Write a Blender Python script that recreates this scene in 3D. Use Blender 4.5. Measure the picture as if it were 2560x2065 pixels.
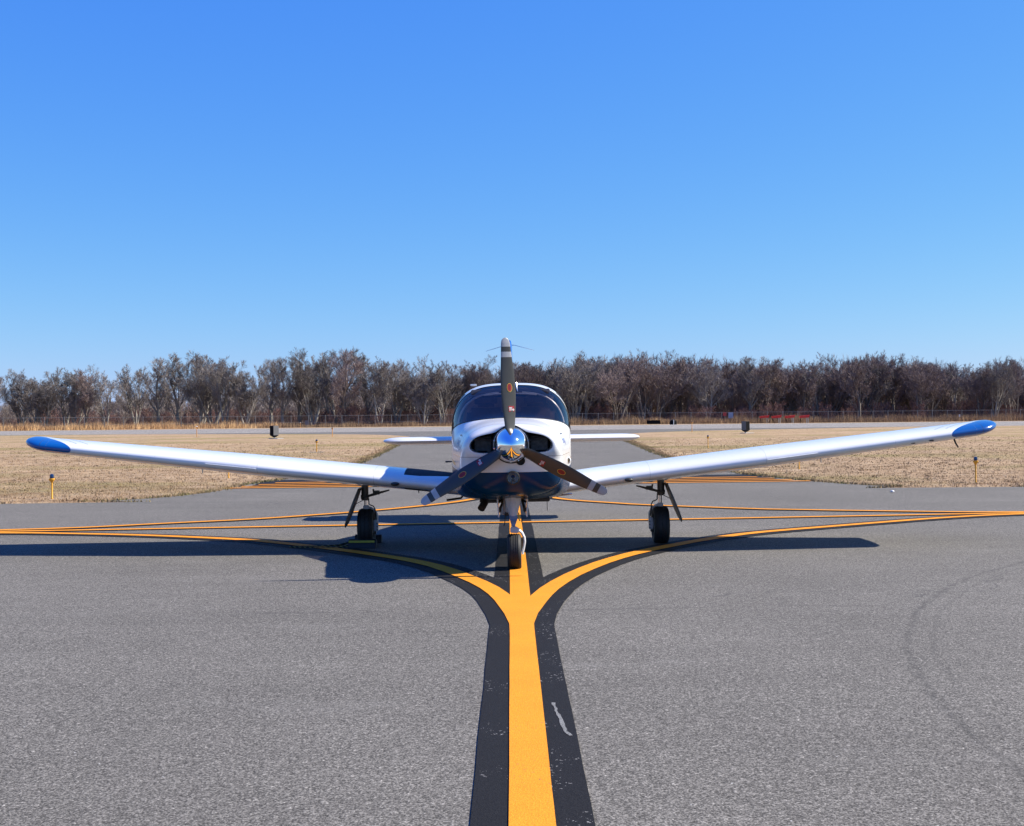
import bpy, bmesh, math, random
import numpy as np
from mathutils import Vector, Matrix
R = math.radians
random.seed(7); rng = np.random.default_rng(7)
scn = bpy.context.scene
for o in list(bpy.data.objects): bpy.data.objects.remove(o)
# ------------------------------------------------------------------ camera
F = 3150.0; HC = 1.4; HY = 1045.0; ROLL = R(0.5)
cd = bpy.data.cameras.new('camera'); cam = bpy.data.objects.new('camera', cd)
scn.collection.objects.link(cam); scn.camera = cam
cd.sensor_width = 36; cd.lens = 36 * F / 2560; cd.shift_y = 12.5 / 2560
cd.clip_start = 0.1; cd.clip_end = 6000
cam.location = (0, 0, HC); cam.rotation_euler = (R(90), ROLL, 0)
# ------------------------------------------------------------------ sky and sun
SUNV = Vector((1.04, 0.10, 1.0)).normalized()
EL = math.asin(SUNV.z); AZ = math.atan2(SUNV.x, SUNV.y)
w = bpy.data.worlds.new('World'); scn.world = w; w.use_nodes = True
nt = w.node_tree; nt.nodes.clear()
sky = nt.nodes.new('ShaderNodeTexSky'); sky.sky_type = 'NISHITA'; sky.sun_disc = False
sky.sun_elevation = EL; sky.sun_rotation = AZ; sky.air_density = 1.0; sky.dust_density = 0.25; sky.ozone_density = 3.0
sky.altitude = 0
tint = nt.nodes.new('ShaderNodeMix'); tint.data_type = 'RGBA'; tint.blend_type = 'MULTIPLY'; tint.inputs[0].default_value = 1
tint.inputs[7].default_value = (0.72, 0.97, 1.17, 1)
bg = nt.nodes.new('ShaderNodeBackground'); bg.inputs[1].default_value = 0.0675
wo = nt.nodes.new('ShaderNodeOutputWorld')
nt.links.new(sky.outputs[0], tint.inputs[6])
sp_ = nt.nodes.new('ShaderNodeSeparateColor'); cb_ = nt.nodes.new('ShaderNodeCombineColor'); nt.links.new(tint.outputs[2], sp_.inputs[0])
for i_, (k_, p_) in enumerate(((.92, 1.27), (.755, .846), (.96, .13))):      # deep, clean winter blue: colour curve per channel
    a_ = nt.nodes.new('ShaderNodeMath'); a_.operation = 'MULTIPLY'; a_.inputs[1].default_value = .135; nt.links.new(sp_.outputs[i_], a_.inputs[0])
    b_ = nt.nodes.new('ShaderNodeMath'); b_.operation = 'POWER'; b_.inputs[1].default_value = p_; nt.links.new(a_.outputs[0], b_.inputs[0])
    c_ = nt.nodes.new('ShaderNodeMath'); c_.operation = 'MULTIPLY'; c_.inputs[1].default_value = k_/.135; nt.links.new(b_.outputs[0], c_.inputs[0]); nt.links.new(c_.outputs[0], cb_.inputs[i_])
nt.links.new(cb_.outputs[0], bg.inputs[0]); nt.links.new(bg.outputs[0], wo.inputs[0])
sd = bpy.data.lights.new('sun', 'SUN'); sd.energy = 5.0; sd.angle = R(0.53); sd.color = (1, 0.93, 0.815)
sun = bpy.data.objects.new('sun', sd); scn.collection.objects.link(sun)
sun.rotation_euler = (-SUNV).to_track_quat('-Z', 'Y').to_euler(); sun.location = (20, 0, 30)
scn.view_settings.view_transform = 'Standard'; scn.view_settings.look = 'None'
scn.view_settings.exposure = 1.0; scn.view_settings.gamma = 1
scn.render.engine = 'CYCLES'
scn.cycles.max_bounces = 8; scn.cycles.transparent_max_bounces = 16

# ------------------------------------------------------------------ helpers
def G(px, py, z=0.0):
    "photo pixel (2560 wide) -> point on the ground"
    r = Vector((math.cos(ROLL), 0, -math.sin(ROLL))); u = Vector((math.sin(ROLL), 0, math.cos(ROLL)))
    d = Vector((0, 1, 0)) + r * ((px - 1280) / F) + u * (-(py - HY) / F)
    t = (z - HC) / d.z
    return (d.x * t, d.y * t)
C = scn.collection
class MB:
    def __init__(s): s.v = []; s.f = []
    def quad_grid(s, rings, closed=True, cap0=False, cap1=False):
        b = len(s.v); n = len(rings[0])
        for r in rings: s.v += [tuple(p) for p in r]
        for i in range(len(rings) - 1):
            for j in range(n if closed else n - 1):
                k = (j + 1) % n
                s.f.append((b + i*n + j, b + i*n + k, b + (i+1)*n + k, b + (i+1)*n + j))
        if cap0: s.f.append(tuple(b + j for j in reversed(range(n))))
        if cap1: s.f.append(tuple(b + (len(rings)-1)*n + j for j in range(n)))
        return s
    def box(s, c, d, rot=None):
        b = len(s.v)
        for x in (-.5, .5):
            for y in (-.5, .5):
                for z in (-.5, .5):
                    p = Vector((x*d[0], y*d[1], z*d[2]))
                    if rot: p = rot @ p
                    s.v.append(tuple(p + Vector(c)))
        for q in ((0,1,3,2),(4,6,7,5),(0,4,5,1),(2,3,7,6),(0,2,6,4),(1,5,7,3)): s.f.append(tuple(b+i for i in q))
        return s
    def tube(s, pts, rad, n=10, cap=True, flat=None):
        pts = [Vector(p) for p in pts]
        if not hasattr(rad, '__len__'): rad = [rad]*len(pts)
        rings = []; ref = None
        for i, p in enumerate(pts):
            t = (pts[min(i+1, len(pts)-1)] - pts[max(i-1, 0)]).normalized()
            if ref is None:
                ref = Vector((0,1,0)) if abs(t.y) < .9 else Vector((1,0,0))
            a = (ref - t*ref.dot(t)).normalized(); ref = a; bb = t.cross(a)
            fa = fb = rad[i]
            if flat: fa = rad[i]*flat[0]; fb = rad[i]*flat[1]
            rings.append([p + a*math.cos(2*math.pi*k/n)*fa + bb*math.sin(2*math.pi*k/n)*fb for k in range(n)])
        return s.quad_grid(rings, True, cap, cap)
    def lathe(s, prof, axis='z', c=(0,0,0), n=32):
        "prof: (radius, height along axis)"
        rings = []
        for r, h in prof:
            ring = []
            for k in range(n):
                a = 2*math.pi*k/n; x, y = r*math.cos(a), r*math.sin(a)
                p = {'z': (x, y, h), 'y': (x, h, -y), 'x': (h, x, y)}[axis]
                ring.append((p[0]+c[0], p[1]+c[1], p[2]+c[2]))
            rings.append(ring)
        return s.quad_grid(rings)
    def prism(s, poly, y0, y1):
        "polygon in xz, extruded along y"
        return s.quad_grid([[(x, y0, z) for x, z in poly], [(x, y1, z) for x, z in poly]], True, True, True)
    def build(s, name, mat, parent=None, smooth=True, bevel=0, angle=35):
        me = bpy.data.meshes.new(name); me.from_pydata(s.v, [], s.f)
        bm = bmesh.new(); bm.from_mesh(me); bmesh.ops.recalc_face_normals(bm, faces=bm.faces)
        if bevel: bmesh.ops.bevel(bm, geom=[e for e in bm.edges if len(e.link_faces)==2 and e.calc_face_angle(0) > .6], offset=bevel, segments=2, affect='EDGES')
        bm.to_mesh(me); bm.free()
        o = bpy.data.objects.new(name, me); C.objects.link(o)
        if mat: me.materials.append(mat)
        if parent: o.parent = parent
        if smooth:
            me.polygons.foreach_set('use_smooth', [True]*len(me.polygons))
            me.set_sharp_from_angle(angle=R(angle))
        return o
def npmesh(name, v, f, mat, parent=None, smooth=False):
    "v (n,3) array, f (m,k) array of faces of one size"
    v = np.asarray(v, np.float32); f = np.asarray(f, np.int32); k = f.shape[1]
    me = bpy.data.meshes.new(name); me.vertices.add(len(v)); me.vertices.foreach_set('co', v.ravel())
    me.loops.add(f.size); me.loops.foreach_set('vertex_index', f.ravel())
    me.polygons.add(len(f)); me.polygons.foreach_set('loop_start', np.arange(0, f.size, k, dtype=np.int32))
    me.update(calc_edges=True)
    if smooth: me.polygons.foreach_set('use_smooth', np.ones(len(f), bool))
    me.materials.append(mat); o = bpy.data.objects.new(name, me); C.objects.link(o)
    if parent: o.parent = parent
    return o
def tag(o, label=None, cat=None, group=None, kind=None):
    if label: o['label'] = label
    if cat: o['category'] = cat
    if group: o['group'] = group
    if kind: o['kind'] = kind
    return o
def empty(name, loc, label=None, cat=None, group=None):
    o = bpy.data.objects.new(name, None); C.objects.link(o); o.location = loc; o.empty_display_size = .2
    return tag(o, label, cat, group)
def copy_thing(o, parent=None):
    c = o.copy(); C.objects.link(c); c.parent = parent
    for ch in o.children: copy_thing(ch, c)
    return c

# ------------------------------------------------------------------ materials
class NT:
    def __init__(s, name):
        s.m = bpy.data.materials.new(name); s.m.use_nodes = True; s.t = s.m.node_tree; s.n = s.t.nodes
        s.p = s.n['Principled BSDF']; s.tc = s.n.new('ShaderNodeTexCoord')
    def L(s, a, b): s.t.links.new(a, b)
    def val(s, x, sock):
        if isinstance(x, (int, float)): sock.default_value = x
        elif isinstance(x, (tuple, list)): sock.default_value = tuple(x) + ((1,) if len(sock.default_value) == 4 and len(x) == 3 else ())
        else: s.L(x, sock)
    def M(s, op, a, b=0.0, c=0.0, clamp=False):
        n = s.n.new('ShaderNodeMath'); n.operation = op; n.use_clamp = clamp
        s.val(a, n.inputs[0]); s.val(b, n.inputs[1]); s.val(c, n.inputs[2]); return n.outputs[0]
    def noise(s, scale, detail=3, rough=.55, vec=None, dist=0):
        n = s.n.new('ShaderNodeTexNoise'); n.inputs['Scale'].default_value = scale; n.inputs['Detail'].default_value = detail
        n.inputs['Roughness'].default_value = rough; n.inputs['Distortion'].default_value = dist
        s.L(vec if vec is not None else s.tc.outputs['Object'], n.inputs['Vector']); return n.outputs['Fac']
    def voro(s, scale, feature='F1', vec=None):
        n = s.n.new('ShaderNodeTexVoronoi'); n.feature = feature; n.inputs['Scale'].default_value = scale
        s.L(vec if vec is not None else s.tc.outputs['Object'], n.inputs['Vector']); return n
    def ramp(s, fac, stops):
        n = s.n.new('ShaderNodeValToRGB'); e = n.color_ramp.elements
        while len(e) < len(stops): e.new(.5)
        for i, (p, c) in enumerate(stops):
            e[i].position = p; e[i].color = (c, c, c, 1) if isinstance(c, (int, float)) else tuple(c) + (1,)
        s.val(fac, n.inputs[0]); return n.outputs[0]
    def mix(s, fac, a, b, mode='MIX'):
        n = s.n.new('ShaderNodeMix'); n.data_type = 'RGBA'; n.blend_type = mode
        s.val(fac, n.inputs[0]); s.val(a, n.inputs[6]); s.val(b, n.inputs[7]); return n.outputs[2]
    def xyz(s, out='Object'):
        n = s.n.new('ShaderNodeSeparateXYZ'); s.L(s.tc.outputs[out], n.inputs[0]); return n.outputs
    def mapv(s, scale, out='Object'):
        n = s.n.new('ShaderNodeMapping'); n.inputs['Scale'].default_value = scale
        s.L(s.tc.outputs[out], n.inputs[0]); return n.outputs[0]
    def set(s, col=None, rough=None, metal=None, coat=None, spec=None):
        if col is not None:
            if not metal: col = s.mix(1.0, col, (.79, .79, .79), 'MULTIPLY')   # albedo scale of the whole scene
            s.val(col, s.p.inputs['Base Color'])
        if rough is not None: s.val(rough, s.p.inputs['Roughness'])
        if metal is not None: s.val(metal, s.p.inputs['Metallic'])
        if coat is not None: s.val(coat, s.p.inputs['Coat Weight']); s.p.inputs['Coat Roughness'].default_value = .06
        if spec is not None: s.val(spec, s.p.inputs['Specular IOR Level'])
        return s
    def bump(s, h, strength=.3, dist=.01):
        n = s.n.new('ShaderNodeBump'); n.inputs['Strength'].default_value = strength; n.inputs['Distance'].default_value = dist
        s.val(h, n.inputs['Height']); s.L(n.outputs[0], s.p.inputs['Normal']); return s
def simple(name, col, rough=.5, metal=0.0, coat=0.0, var=.12, scale=25, bump=0, spec=None):
    t = NT(name); nz = t.noise(scale, 4)
    k = t.ramp(nz, [(.25, 1-var), (.75, 1+var)])
    t.set(t.mix(1.0, col, k, 'MULTIPLY'), rough, metal, coat, spec)
    if bump: t.bump(t.noise(scale*3, 3), bump, .004)
    return t.m
def asphalt(name, base, shade=1.0):
    t = NT(name)
    fine = t.noise(125, 2, .7); mid = t.noise(38, 3, .7)
    v = t.voro(95)
    grain = t.ramp(fine, [(.33, .30), (.5, .90), (.66, 2.1)])
    g2 = t.ramp(mid, [(.3, .72), (.7, 1.28)])
    agg = t.ramp(t.M('MULTIPLY', v.outputs['Color'], 1.0), [(.0, .8), (.85, 1.0), (.97, 1.9)])
    big = t.ramp(t.noise(.35, 4, .6), [(.3, .90), (.7, 1.10)])
    strk = t.ramp(t.noise(1.0, 4, .65, t.mapv((.25, 2.2, 1))), [(.3, .94), (.7, 1.06)])
    col = t.mix(1, base, grain, 'MULTIPLY'); col = t.mix(1, col, g2, 'MULTIPLY')
    col = t.mix(1, col, agg, 'MULTIPLY'); col = t.mix(1, col, big, 'MULTIPLY'); col = t.mix(1, col, strk, 'MULTIPLY')
    x, y, z = t.xyz()
    # rubbed tyre arcs on the right of the taxiway, broken up by noise
    x, y, z = t.xyz()
    for cx, cyy, rad, wd, st_ in ((12.6, 4.6, 10.65, .045, .62), (12.6, 4.6, 10.50, .025, .32), (14.5, 3.6, 11.3, .04, .15), (-19.0, 2.0, 16.3, .06, .12)):
        dx = t.M('SUBTRACT', x, cx); dy = t.M('SUBTRACT', y, cyy)
        d = t.M('SQRT', t.M('ADD', t.M('MULTIPLY', dx, dx), t.M('MULTIPLY', dy, dy)))
        wob = t.M('MULTIPLY', t.M('SUBTRACT', t.noise(1.1, 2), .5), .10)
        dd = t.M('ABSOLUTE', t.M('SUBTRACT', t.M('ADD', d, wob), rad))
        arc = t.M('MULTIPLY', t.ramp(t.M('DIVIDE', dd, wd), [(.0, 1.0), (1.0, 0.0)]), t.ramp(t.noise(9, 4), [(.35, .15), (.65, 1.0)]))
        col = t.mix(t.M('MULTIPLY', arc, st_), col, (.055, .053, .05))
    # transverse paving joints and rubber scuffs far out, oil spots, pale scuffs
    for yj, xs_ in ((21.4, .02), (13.2, .035), (9.15, -.03)):
        q = t.M('ABSOLUTE', t.M('SUBTRACT', t.M('ADD', y, t.M('ADD', t.M('MULTIPLY', x, xs_), t.M('MULTIPLY', t.M('SUBTRACT', t.noise(.7, 4), .5), .35))), yj))
        jm = t.M('MULTIPLY', t.ramp(t.M('DIVIDE', q, .05), [(0, 1.0), (1, 0.0)]), t.ramp(t.noise(.9, 4), [(.45, 0.0), (.6, .55)]))
        col = t.mix(jm, col, (.07, .067, .062))
    col = t.mix(t.ramp(t.noise(2.7, 5, .6), [(.70, 0.0), (.78, .45)]), col, (.08, .076, .07))
    col = t.mix(t.ramp(t.noise(1.0, 6, .7, t.mapv((.5, 1.1, 1))), [(.58, 0.0), (.80, .35)]), col, (.25, .24, .22))
    # hairline cracks
    cr = t.voro(.17, 'DISTANCE_TO_EDGE', None)
    wv = t.n.new('ShaderNodeVectorMath'); wv.operation = 'ADD'
    ns = t.n.new('ShaderNodeTexNoise'); ns.inputs['Scale'].default_value = 1.6; ns.inputs['Detail'].default_value = 5
    t.L(t.tc.outputs['Object'], ns.inputs['Vector']); t.L(t.tc.outputs['Object'], wv.inputs[0]); t.L(ns.outputs['Color'], wv.inputs[1]); t.L(wv.outputs[0], cr.inputs['Vector'])
    crm = t.M('MULTIPLY', t.M('LESS_THAN', cr.outputs['Distance'], .0016), t.M('GREATER_THAN', t.noise(.12, 1), .5))
    col = t.mix(t.M('MULTIPLY', crm, .45), col, (.05, .05, .05))
    # scattered white grit
    gv = t.voro(9); gm = t.M('MULTIPLY', t.M('LESS_THAN', gv.outputs['Distance'], .035), t.M('GREATER_THAN', t.noise(9, 0), .56))
    col = t.mix(gm, col, (.6, .6, .58))
    t.set(col, .9, spec=.12)
    t.bump(t.M('ADD', fine, t.M('MULTIPLY', mid, .8)), .55, .006)
    return t.m
M_ASPH = asphalt('asphalt', (.154, .1445, .129))
M_RWY = asphalt('runway_asphalt', (.27, .25, .225))
def paint(name, col, grime, edge=.0):
    t = NT(name)
    fine = t.noise(150, 2, .7)
    k = t.ramp(fine, [(.3, 1-grime), (.65, 1+grime*.6)])
    c = t.mix(1, col, k, 'MULTIPLY')
    c = t.mix(1, c, t.ramp(t.noise(2.2, 4), [(.3, .93), (.7, 1.05)]), 'MULTIPLY')
    sp = t.M('MULTIPLY', t.M('GREATER_THAN', t.noise(60, 4), .655), t.M('GREATER_THAN', t.noise(1.9, 3), .55))
    c = t.mix(t.M('MULTIPLY', sp, edge), c, (.30, .29, .28) if col[0] < .1 else (.12, .1, .08))
    t.set(c, .8, spec=.16); t.bump(fine, .6, .006); return t.m
M_YEL = paint('yellow_line_paint', (.76, .285, .018), .22, .8)
M_BLK = paint('black_line_paint', (.0125, .012, .0125), .6, .9)
M_CHALK = paint('chalk', (.20, .20, .195), .8, 0)

def grassmat(name, blades=False):
    t = NT(name); P = t.tc.outputs['Object']
    a = t.noise(.18, 4, .6); b = t.noise(1.6, 5, .7); c = t.noise(24, 4, .75)
    st = t.noise(1.0, 4, .7, t.mapv((.35, 1.4, 1)))
    col = t.ramp(b, [(.30, (.27, .175, .098)), (.48, (.41, .285, .170)), (.66, (.56, .41, .26))])
    gm = t.M('MULTIPLY', t.ramp(t.noise(.10, 4, .65, t.mapv((.7, 1, 1))), [(.47, 0.0), (.60, 1.0)]), t.ramp(b, [(.35, .15), (.62, .85)]))
    col = t.mix(gm, col, (.235, .205, .065))
    rm = t.ramp(st, [(.54, 0.0), (.70, .75)])
    col = t.mix(rm, col, (.17, .09, .045))
    col = t.mix(1, col, t.ramp(c, [(.3, .78), (.5, 1.0), (.7, 1.20)]), 'MULTIPLY')
    col = t.mix(1, col, t.ramp(a, [(.3, .88), (.7, 1.1)]), 'MULTIPLY')
    t.set(col, .95, spec=.1)
    if not blades: t.bump(t.M('ADD', c, b), 1.0, .05)
    return t.m
M_GRASS = grassmat('dry_grass_ground'); M_BLADE = grassmat('dry_grass_blades', True)

# ------------------------------------------------------------------ ground, taxiway, runway
def sheet(name, poly, z, mat, kind='structure'):
    me = bpy.data.meshes.new(name); bm = bmesh.new()
    vs = [bm.verts.new((x, y, z)) for x, y in poly]; f = bm.faces.new(vs)
    bmesh.ops.triangulate(bm, faces=[f], ngon_method='BEAUTY')
    bmesh.ops.recalc_face_normals(bm, faces=bm.faces)
    if bm.faces[:] and sum(ff.normal.z for ff in bm.faces) < 0: bmesh.ops.reverse_faces(bm, faces=bm.faces)
    bm.to_mesh(me); bm.free(); me.materials.append(mat)
    o = bpy.data.objects.new(name, me); C.objects.link(o); o['kind'] = kind; return o
def crom(pts, step):
    "Catmull-Rom resample"
    pts = [Vector((*p, 0)) for p in pts]; out = []
    P = [pts[0]*2-pts[1]] + pts + [pts[-1]*2-pts[-2]]
    for i in range(1, len(P)-2):
        n = max(1, int((P[i+1]-P[i]).length/step))
        for k in range(n):
            t = k/n; a, b, c, d = P[i-1], P[i], P[i+1], P[i+2]
            out.append(.5*((2*b)+(-a+c)*t+(2*a-5*b+4*c-d)*t*t+(-a+3*b-3*c+d)*t**3))
    out.append(P[-2]); return [(p.x, p.y) for p in out]
sheet('ground', [(-2500, -2500), (2500, -2500), (2500, 4000), (-2500, 4000)], 0, M_GRASS)
Lg = [G(*p) for p in ((0, 1260), (208, 1254.7), (386, 1245), (505, 1233), (575, 1221), (640, 1208), (759, 1190), (893, 1160), (1001, 1110))]
Rg = [G(*p) for p in ((2560, 1217.8), (2247, 1216), (2068, 1206), (1930, 1193), (1825, 1179), (1674, 1145.6), (1557.6, 1099.5))]
Lg = [(-160, Lg[0][1]-5)] + crom([(-40, Lg[0][1]-.8)] + Lg, .6); Rg = [(160, Rg[0][1]+3)] + crom([(40, Rg[0][1]+.4)] + Rg, .6)
def frill(p): return [(x + random.uniform(-.05, .05), y + random.uniform(-.09, .09)) for x, y in p]
rwn = (G(0, 1089), G(2560, 1064)); rwf = (G(0, 1078), G(2560, 1053))
def online(l, x): return l[0][1] + (l[1][1]-l[0][1])*(x-l[0][0])/(l[1][0]-l[0][0])
lt = [(-7.3, 92), (-9.6, 106), (-15, 118), (-26, 127), (-45, online(rwn, -45)+2)]
rt = [(7.8, 92), (10.5, 108), (17, 121), (29, 132), (48, online(rwn, 48)+2)]
TAXI = frill(Lg) + crom([Lg[-1]] + lt, 1.5)[1:] + list(reversed(crom([Rg[-1]] + rt, 1.5)[1:])) + frill(list(reversed(Rg))) + [(160, -60), (-160, -60)]
sheet('taxiway', TAXI, .004, M_ASPH)
RWY = [(-450, online(rwn, -450)), (450, online(rwn, 450)), (450, online(rwf, 450)), (-450, online(rwf, -450))]
sheet('runway', RWY, .010, M_RWY)
# markings: ribbons with real widths
zstep = [0.008]
def ribbon(name, pts, w, mat, z, step=.35, jit=0.0):
    c = crom(pts, step); L, Rr = [], []
    for i, p in enumerate(c):
        a = Vector(c[max(i-1, 0)]); b = Vector(c[min(i+1, len(c)-1)]); t = (b-a).normalized(); n = Vector((-t.y, t.x))
        w1 = w/2 + random.uniform(-jit, jit); w2 = w/2 + random.uniform(-jit, jit)
        L.append((p[0]+n.x*w1, p[1]+n.y*w1, z)); Rr.append((p[0]-n.x*w2, p[1]-n.y*w2, z))
    v = L + Rr; m = len(L); f = [(i, i+m, i+m+1, i+1) for i in range(m-1)]
    me = bpy.data.meshes.new(name); me.from_pydata(v, [], f); me.materials.append(mat)
    bm = bmesh.new(); bm.from_mesh(me)
    bmesh.ops.recalc_face_normals(bm, faces=bm.faces)
    if sum(q.normal.z for q in bm.faces) < 0: bmesh.ops.reverse_faces(bm, faces=bm.faces)
    bm.to_mesh(me); bm.free()
    o = bpy.data.objects.new(name, me); C.objects.link(o); o['kind'] = 'structure'; return o
centre = [(float(np.interp(y, [-50, 3, 9, 17, 40, 100], [.063, .0585, .0540, .035, 0, -.1])), float(y)) for y in list(np.arange(-50, 40, 1.0)) + list(np.arange(40, 101, 4.0))]
def cy(x):
    a, b = G(0, 1331), G(2560, 1284); return a[1] + (b[1]-a[1])*(x-a[0])/(b[0]-a[0])
cross = [(x, cy(x)) for x in range(-60, 61, 2)]
nl = [G(*p) for p in ((0, 1334.5), (208, 1336.8), (357, 1340.4), (505, 1346.3), (640, 1353.5), (729, 1362.7), (818, 1373), (908, 1385), (997, 1398.5), (1086, 1417), (1162, 1444), (1224, 1473), (1262, 1504))]
nl = [(-15, cy(-15)), (-11, cy(-11)), (-8.5, cy(-8.5)-.04)] + nl + [(.012, 8.95), (.050, 8.5)] + [(.0545+(8-y)*.0007, y) for y in range(8, -50, -1)]
nr = [G(*p) for p in ((2560, 1286.8), (2366, 1296), (2217, 1307), (2068, 1319), (1905, 1332.5), (1816, 1343.3), (1727, 1357.5), (1653, 1371.6), (1578, 1388), (1504, 1410), (1430, 1441), (1374, 1475), (1340, 1508))]
nr = [(15, cy(15)), (12, cy(12)), (9.5, cy(9.5)-.06)] + nr + [(.092, 8.95), (.058, 8.5)] + [(.0545+(8-y)*.0007, y) for y in range(8, -50, -1)]
fl = [G(*p) for p in ((0, 1327.5), (208, 1321), (446, 1309), (640, 1299.5), (878, 1282.4), (1040, 1268), (1162, 1253))] + [(-.35, 23.2), (-.03, 27)]
fl = [(-15, cy(-15)), (-11, cy(-11)), (-8.5, cy(-8.5)+.04)] + fl
fr = [G(*p) for p in ((2560, 1282), (2217, 1279.6), (2040, 1277), (1920, 1275), (1638, 1265), (1540, 1259.5), (1402, 1248.7))] + [(.4, 23.6), (.03, 27.5)]
fr = [(17, cy(17)), (13.5, cy(13.5)), (11, cy(11)+.02)] + fr
zb = .008
for i, (p, bw, yw) in enumerate(((centre, .425, .16), (cross, .27, .145), (nl, .43, .16), (nr, .43, .16), (fl, .30, .15), (fr, .30, .15))):
    ribbon('taxiway_border', p, bw, M_BLK, zb + i*.0007, jit=.003)
    ribbon('taxiway_line', p, yw, M_YEL, zb + .0055 + i*.0007, jit=.0015)
ribbon('taxiway_chalk', [(.190, 6.14), (.197, 5.97), (.21, 5.8), (.222, 5.62), (.243, 5.5)], .015, M_CHALK, .0122, .04, .005)
# hold-short marking right across the connecting taxiway
hx = [(-6.0, 26.0), (6.7, 27.4)]
def hold(y_off, xa, xb, w, z, mat, dash=False):
    def yy(x): return 26.75 + y_off + .075*x
    segs = [(xa, xb)]
    if dash:
        segs = []; x = xa
        while x < xb: segs.append((x, min(x+.9, xb))); x += 1.35
    for a, b in segs: ribbon('hold_line', [(a, yy(a)), ((a+b)/2, yy((a+b)/2)), (b, yy(b))], w, mat, z, 2)
ribbon('hold_border', [(-5.6, 27.6), (-.0, 28.0), (5.8, 28.5)], 3.3, M_BLK, .0062, 2)
for k, (yo, dsh) in enumerate(((-.55, False), (.05, False), (.75, False), (1.45, False))):
    hold(yo, -5.9 + .22*k, 6.3 - .25*k, .19, .0185, M_YEL, dsh)

# grass blades (uncountable)
def inpoly(pts, poly):
    x, y = pts[:, 0], pts[:, 1]; ins = np.zeros(len(pts), bool); n = len(poly)
    for i in range(n):
        x1, y1 = poly[i]; x2, y2 = poly[(i+1) % n]
        if y1 == y2: continue
        c = ((y1 > y) != (y2 > y)) & (x < (x2-x1)*(y-y1)/(y2-y1)+x1); ins ^= c
    return ins
def blades(name, P, hgt, wid, mat, lean=.5):
    n = len(P); a = rng.uniform(0, 2*np.pi, n); b = rng.uniform(0, 2*np.pi, n)
    d = np.stack([np.cos(a), np.sin(a)], 1)*(wid/2)[:, None]; l = np.stack([np.cos(b), np.sin(b)], 1)*(hgt*lean*rng.uniform(0, 1, n))[:, None]
    v = np.zeros((n, 3, 3)); v[:, 0, :2] = P-d; v[:, 1, :2] = P+d; v[:, 2, :2] = P+l; v[:, 2, 2] = hgt
    return npmesh(name, v.reshape(-1, 3), np.arange(3*n).reshape(-1, 3), mat)
n = 90000
Y = 19/(1-rng.uniform(0, 1, n)*(1-19/80.)); X = rng.uniform(-.47, .47, n)*Y
P = np.stack([X, Y], 1); P = P[~inpoly(P, TAXI)]
# thicker fringe on the paved edge
fr_pts = np.array(frill(Lg[2:]) + frill(Rg[2:])); 
def along(n_, sd_):
    i_ = rng.integers(0, len(fr_pts)-1, n_); a_ = fr_pts[i_]; b_ = fr_pts[i_+1]; ok = np.linalg.norm(a_-b_, axis=1) < 2; u_ = rng.uniform(0, 1, n_)[:, None]
    return (a_+(b_-a_)*u_ + rng.normal(0, sd_, (n_, 2)))[ok]
q = along(50000, .22)
q = q[~inpoly(q, TAXI)]
P = np.concatenate([P, q]); cl_y = 19.5/(1-rng.uniform(0, 1, 1800)*(1-19.5/75.)); cl = np.stack([rng.uniform(-.47, .47, 1800)*cl_y, cl_y], 1); cl = cl[~inpoly(cl, TAXI)]
tuft = np.repeat(cl, 14, 0) + rng.normal(0, .05, (len(cl)*14, 2)); tuft = tuft[~inpoly(tuft, TAXI)]
blades('grass_tufts', tuft, rng.uniform(.02, .065, len(tuft)), rng.uniform(.008, .018, len(tuft))*np.sqrt(tuft[:, 1]/25), M_BLADE, .8)['kind'] = 'stuff'
sc = P[:, 1]/25
blades('dry_grass', P, rng.uniform(.012, .040, len(P)), rng.uniform(.008, .02, len(P))*sc, M_BLADE, 1.6)['kind'] = 'stuff'
# tufts creeping onto the tarmac edge
q = along(26000, .07)
TG = NT('edge_weeds'); TG.set(TG.ramp(TG.noise(1.5, 4), [(.42, (.34, .23, .12)), (.62, (.17, .16, .05))]), .9)
blades('edge_grass', q, rng.uniform(.02, .07, len(q)), rng.uniform(.01, .03, len(q)), TG.m, .9)['kind'] = 'stuff'

# ------------------------------------------------------------------ airplane
PY = 11.1
plane = empty('airplane', (0, PY, 0), 'white low-wing propeller airplane with navy belly and blue wingtips parked nose-on over the yellow line', 'airplane')
plane.rotation_euler = (0, R(-.5), 0)
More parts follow.
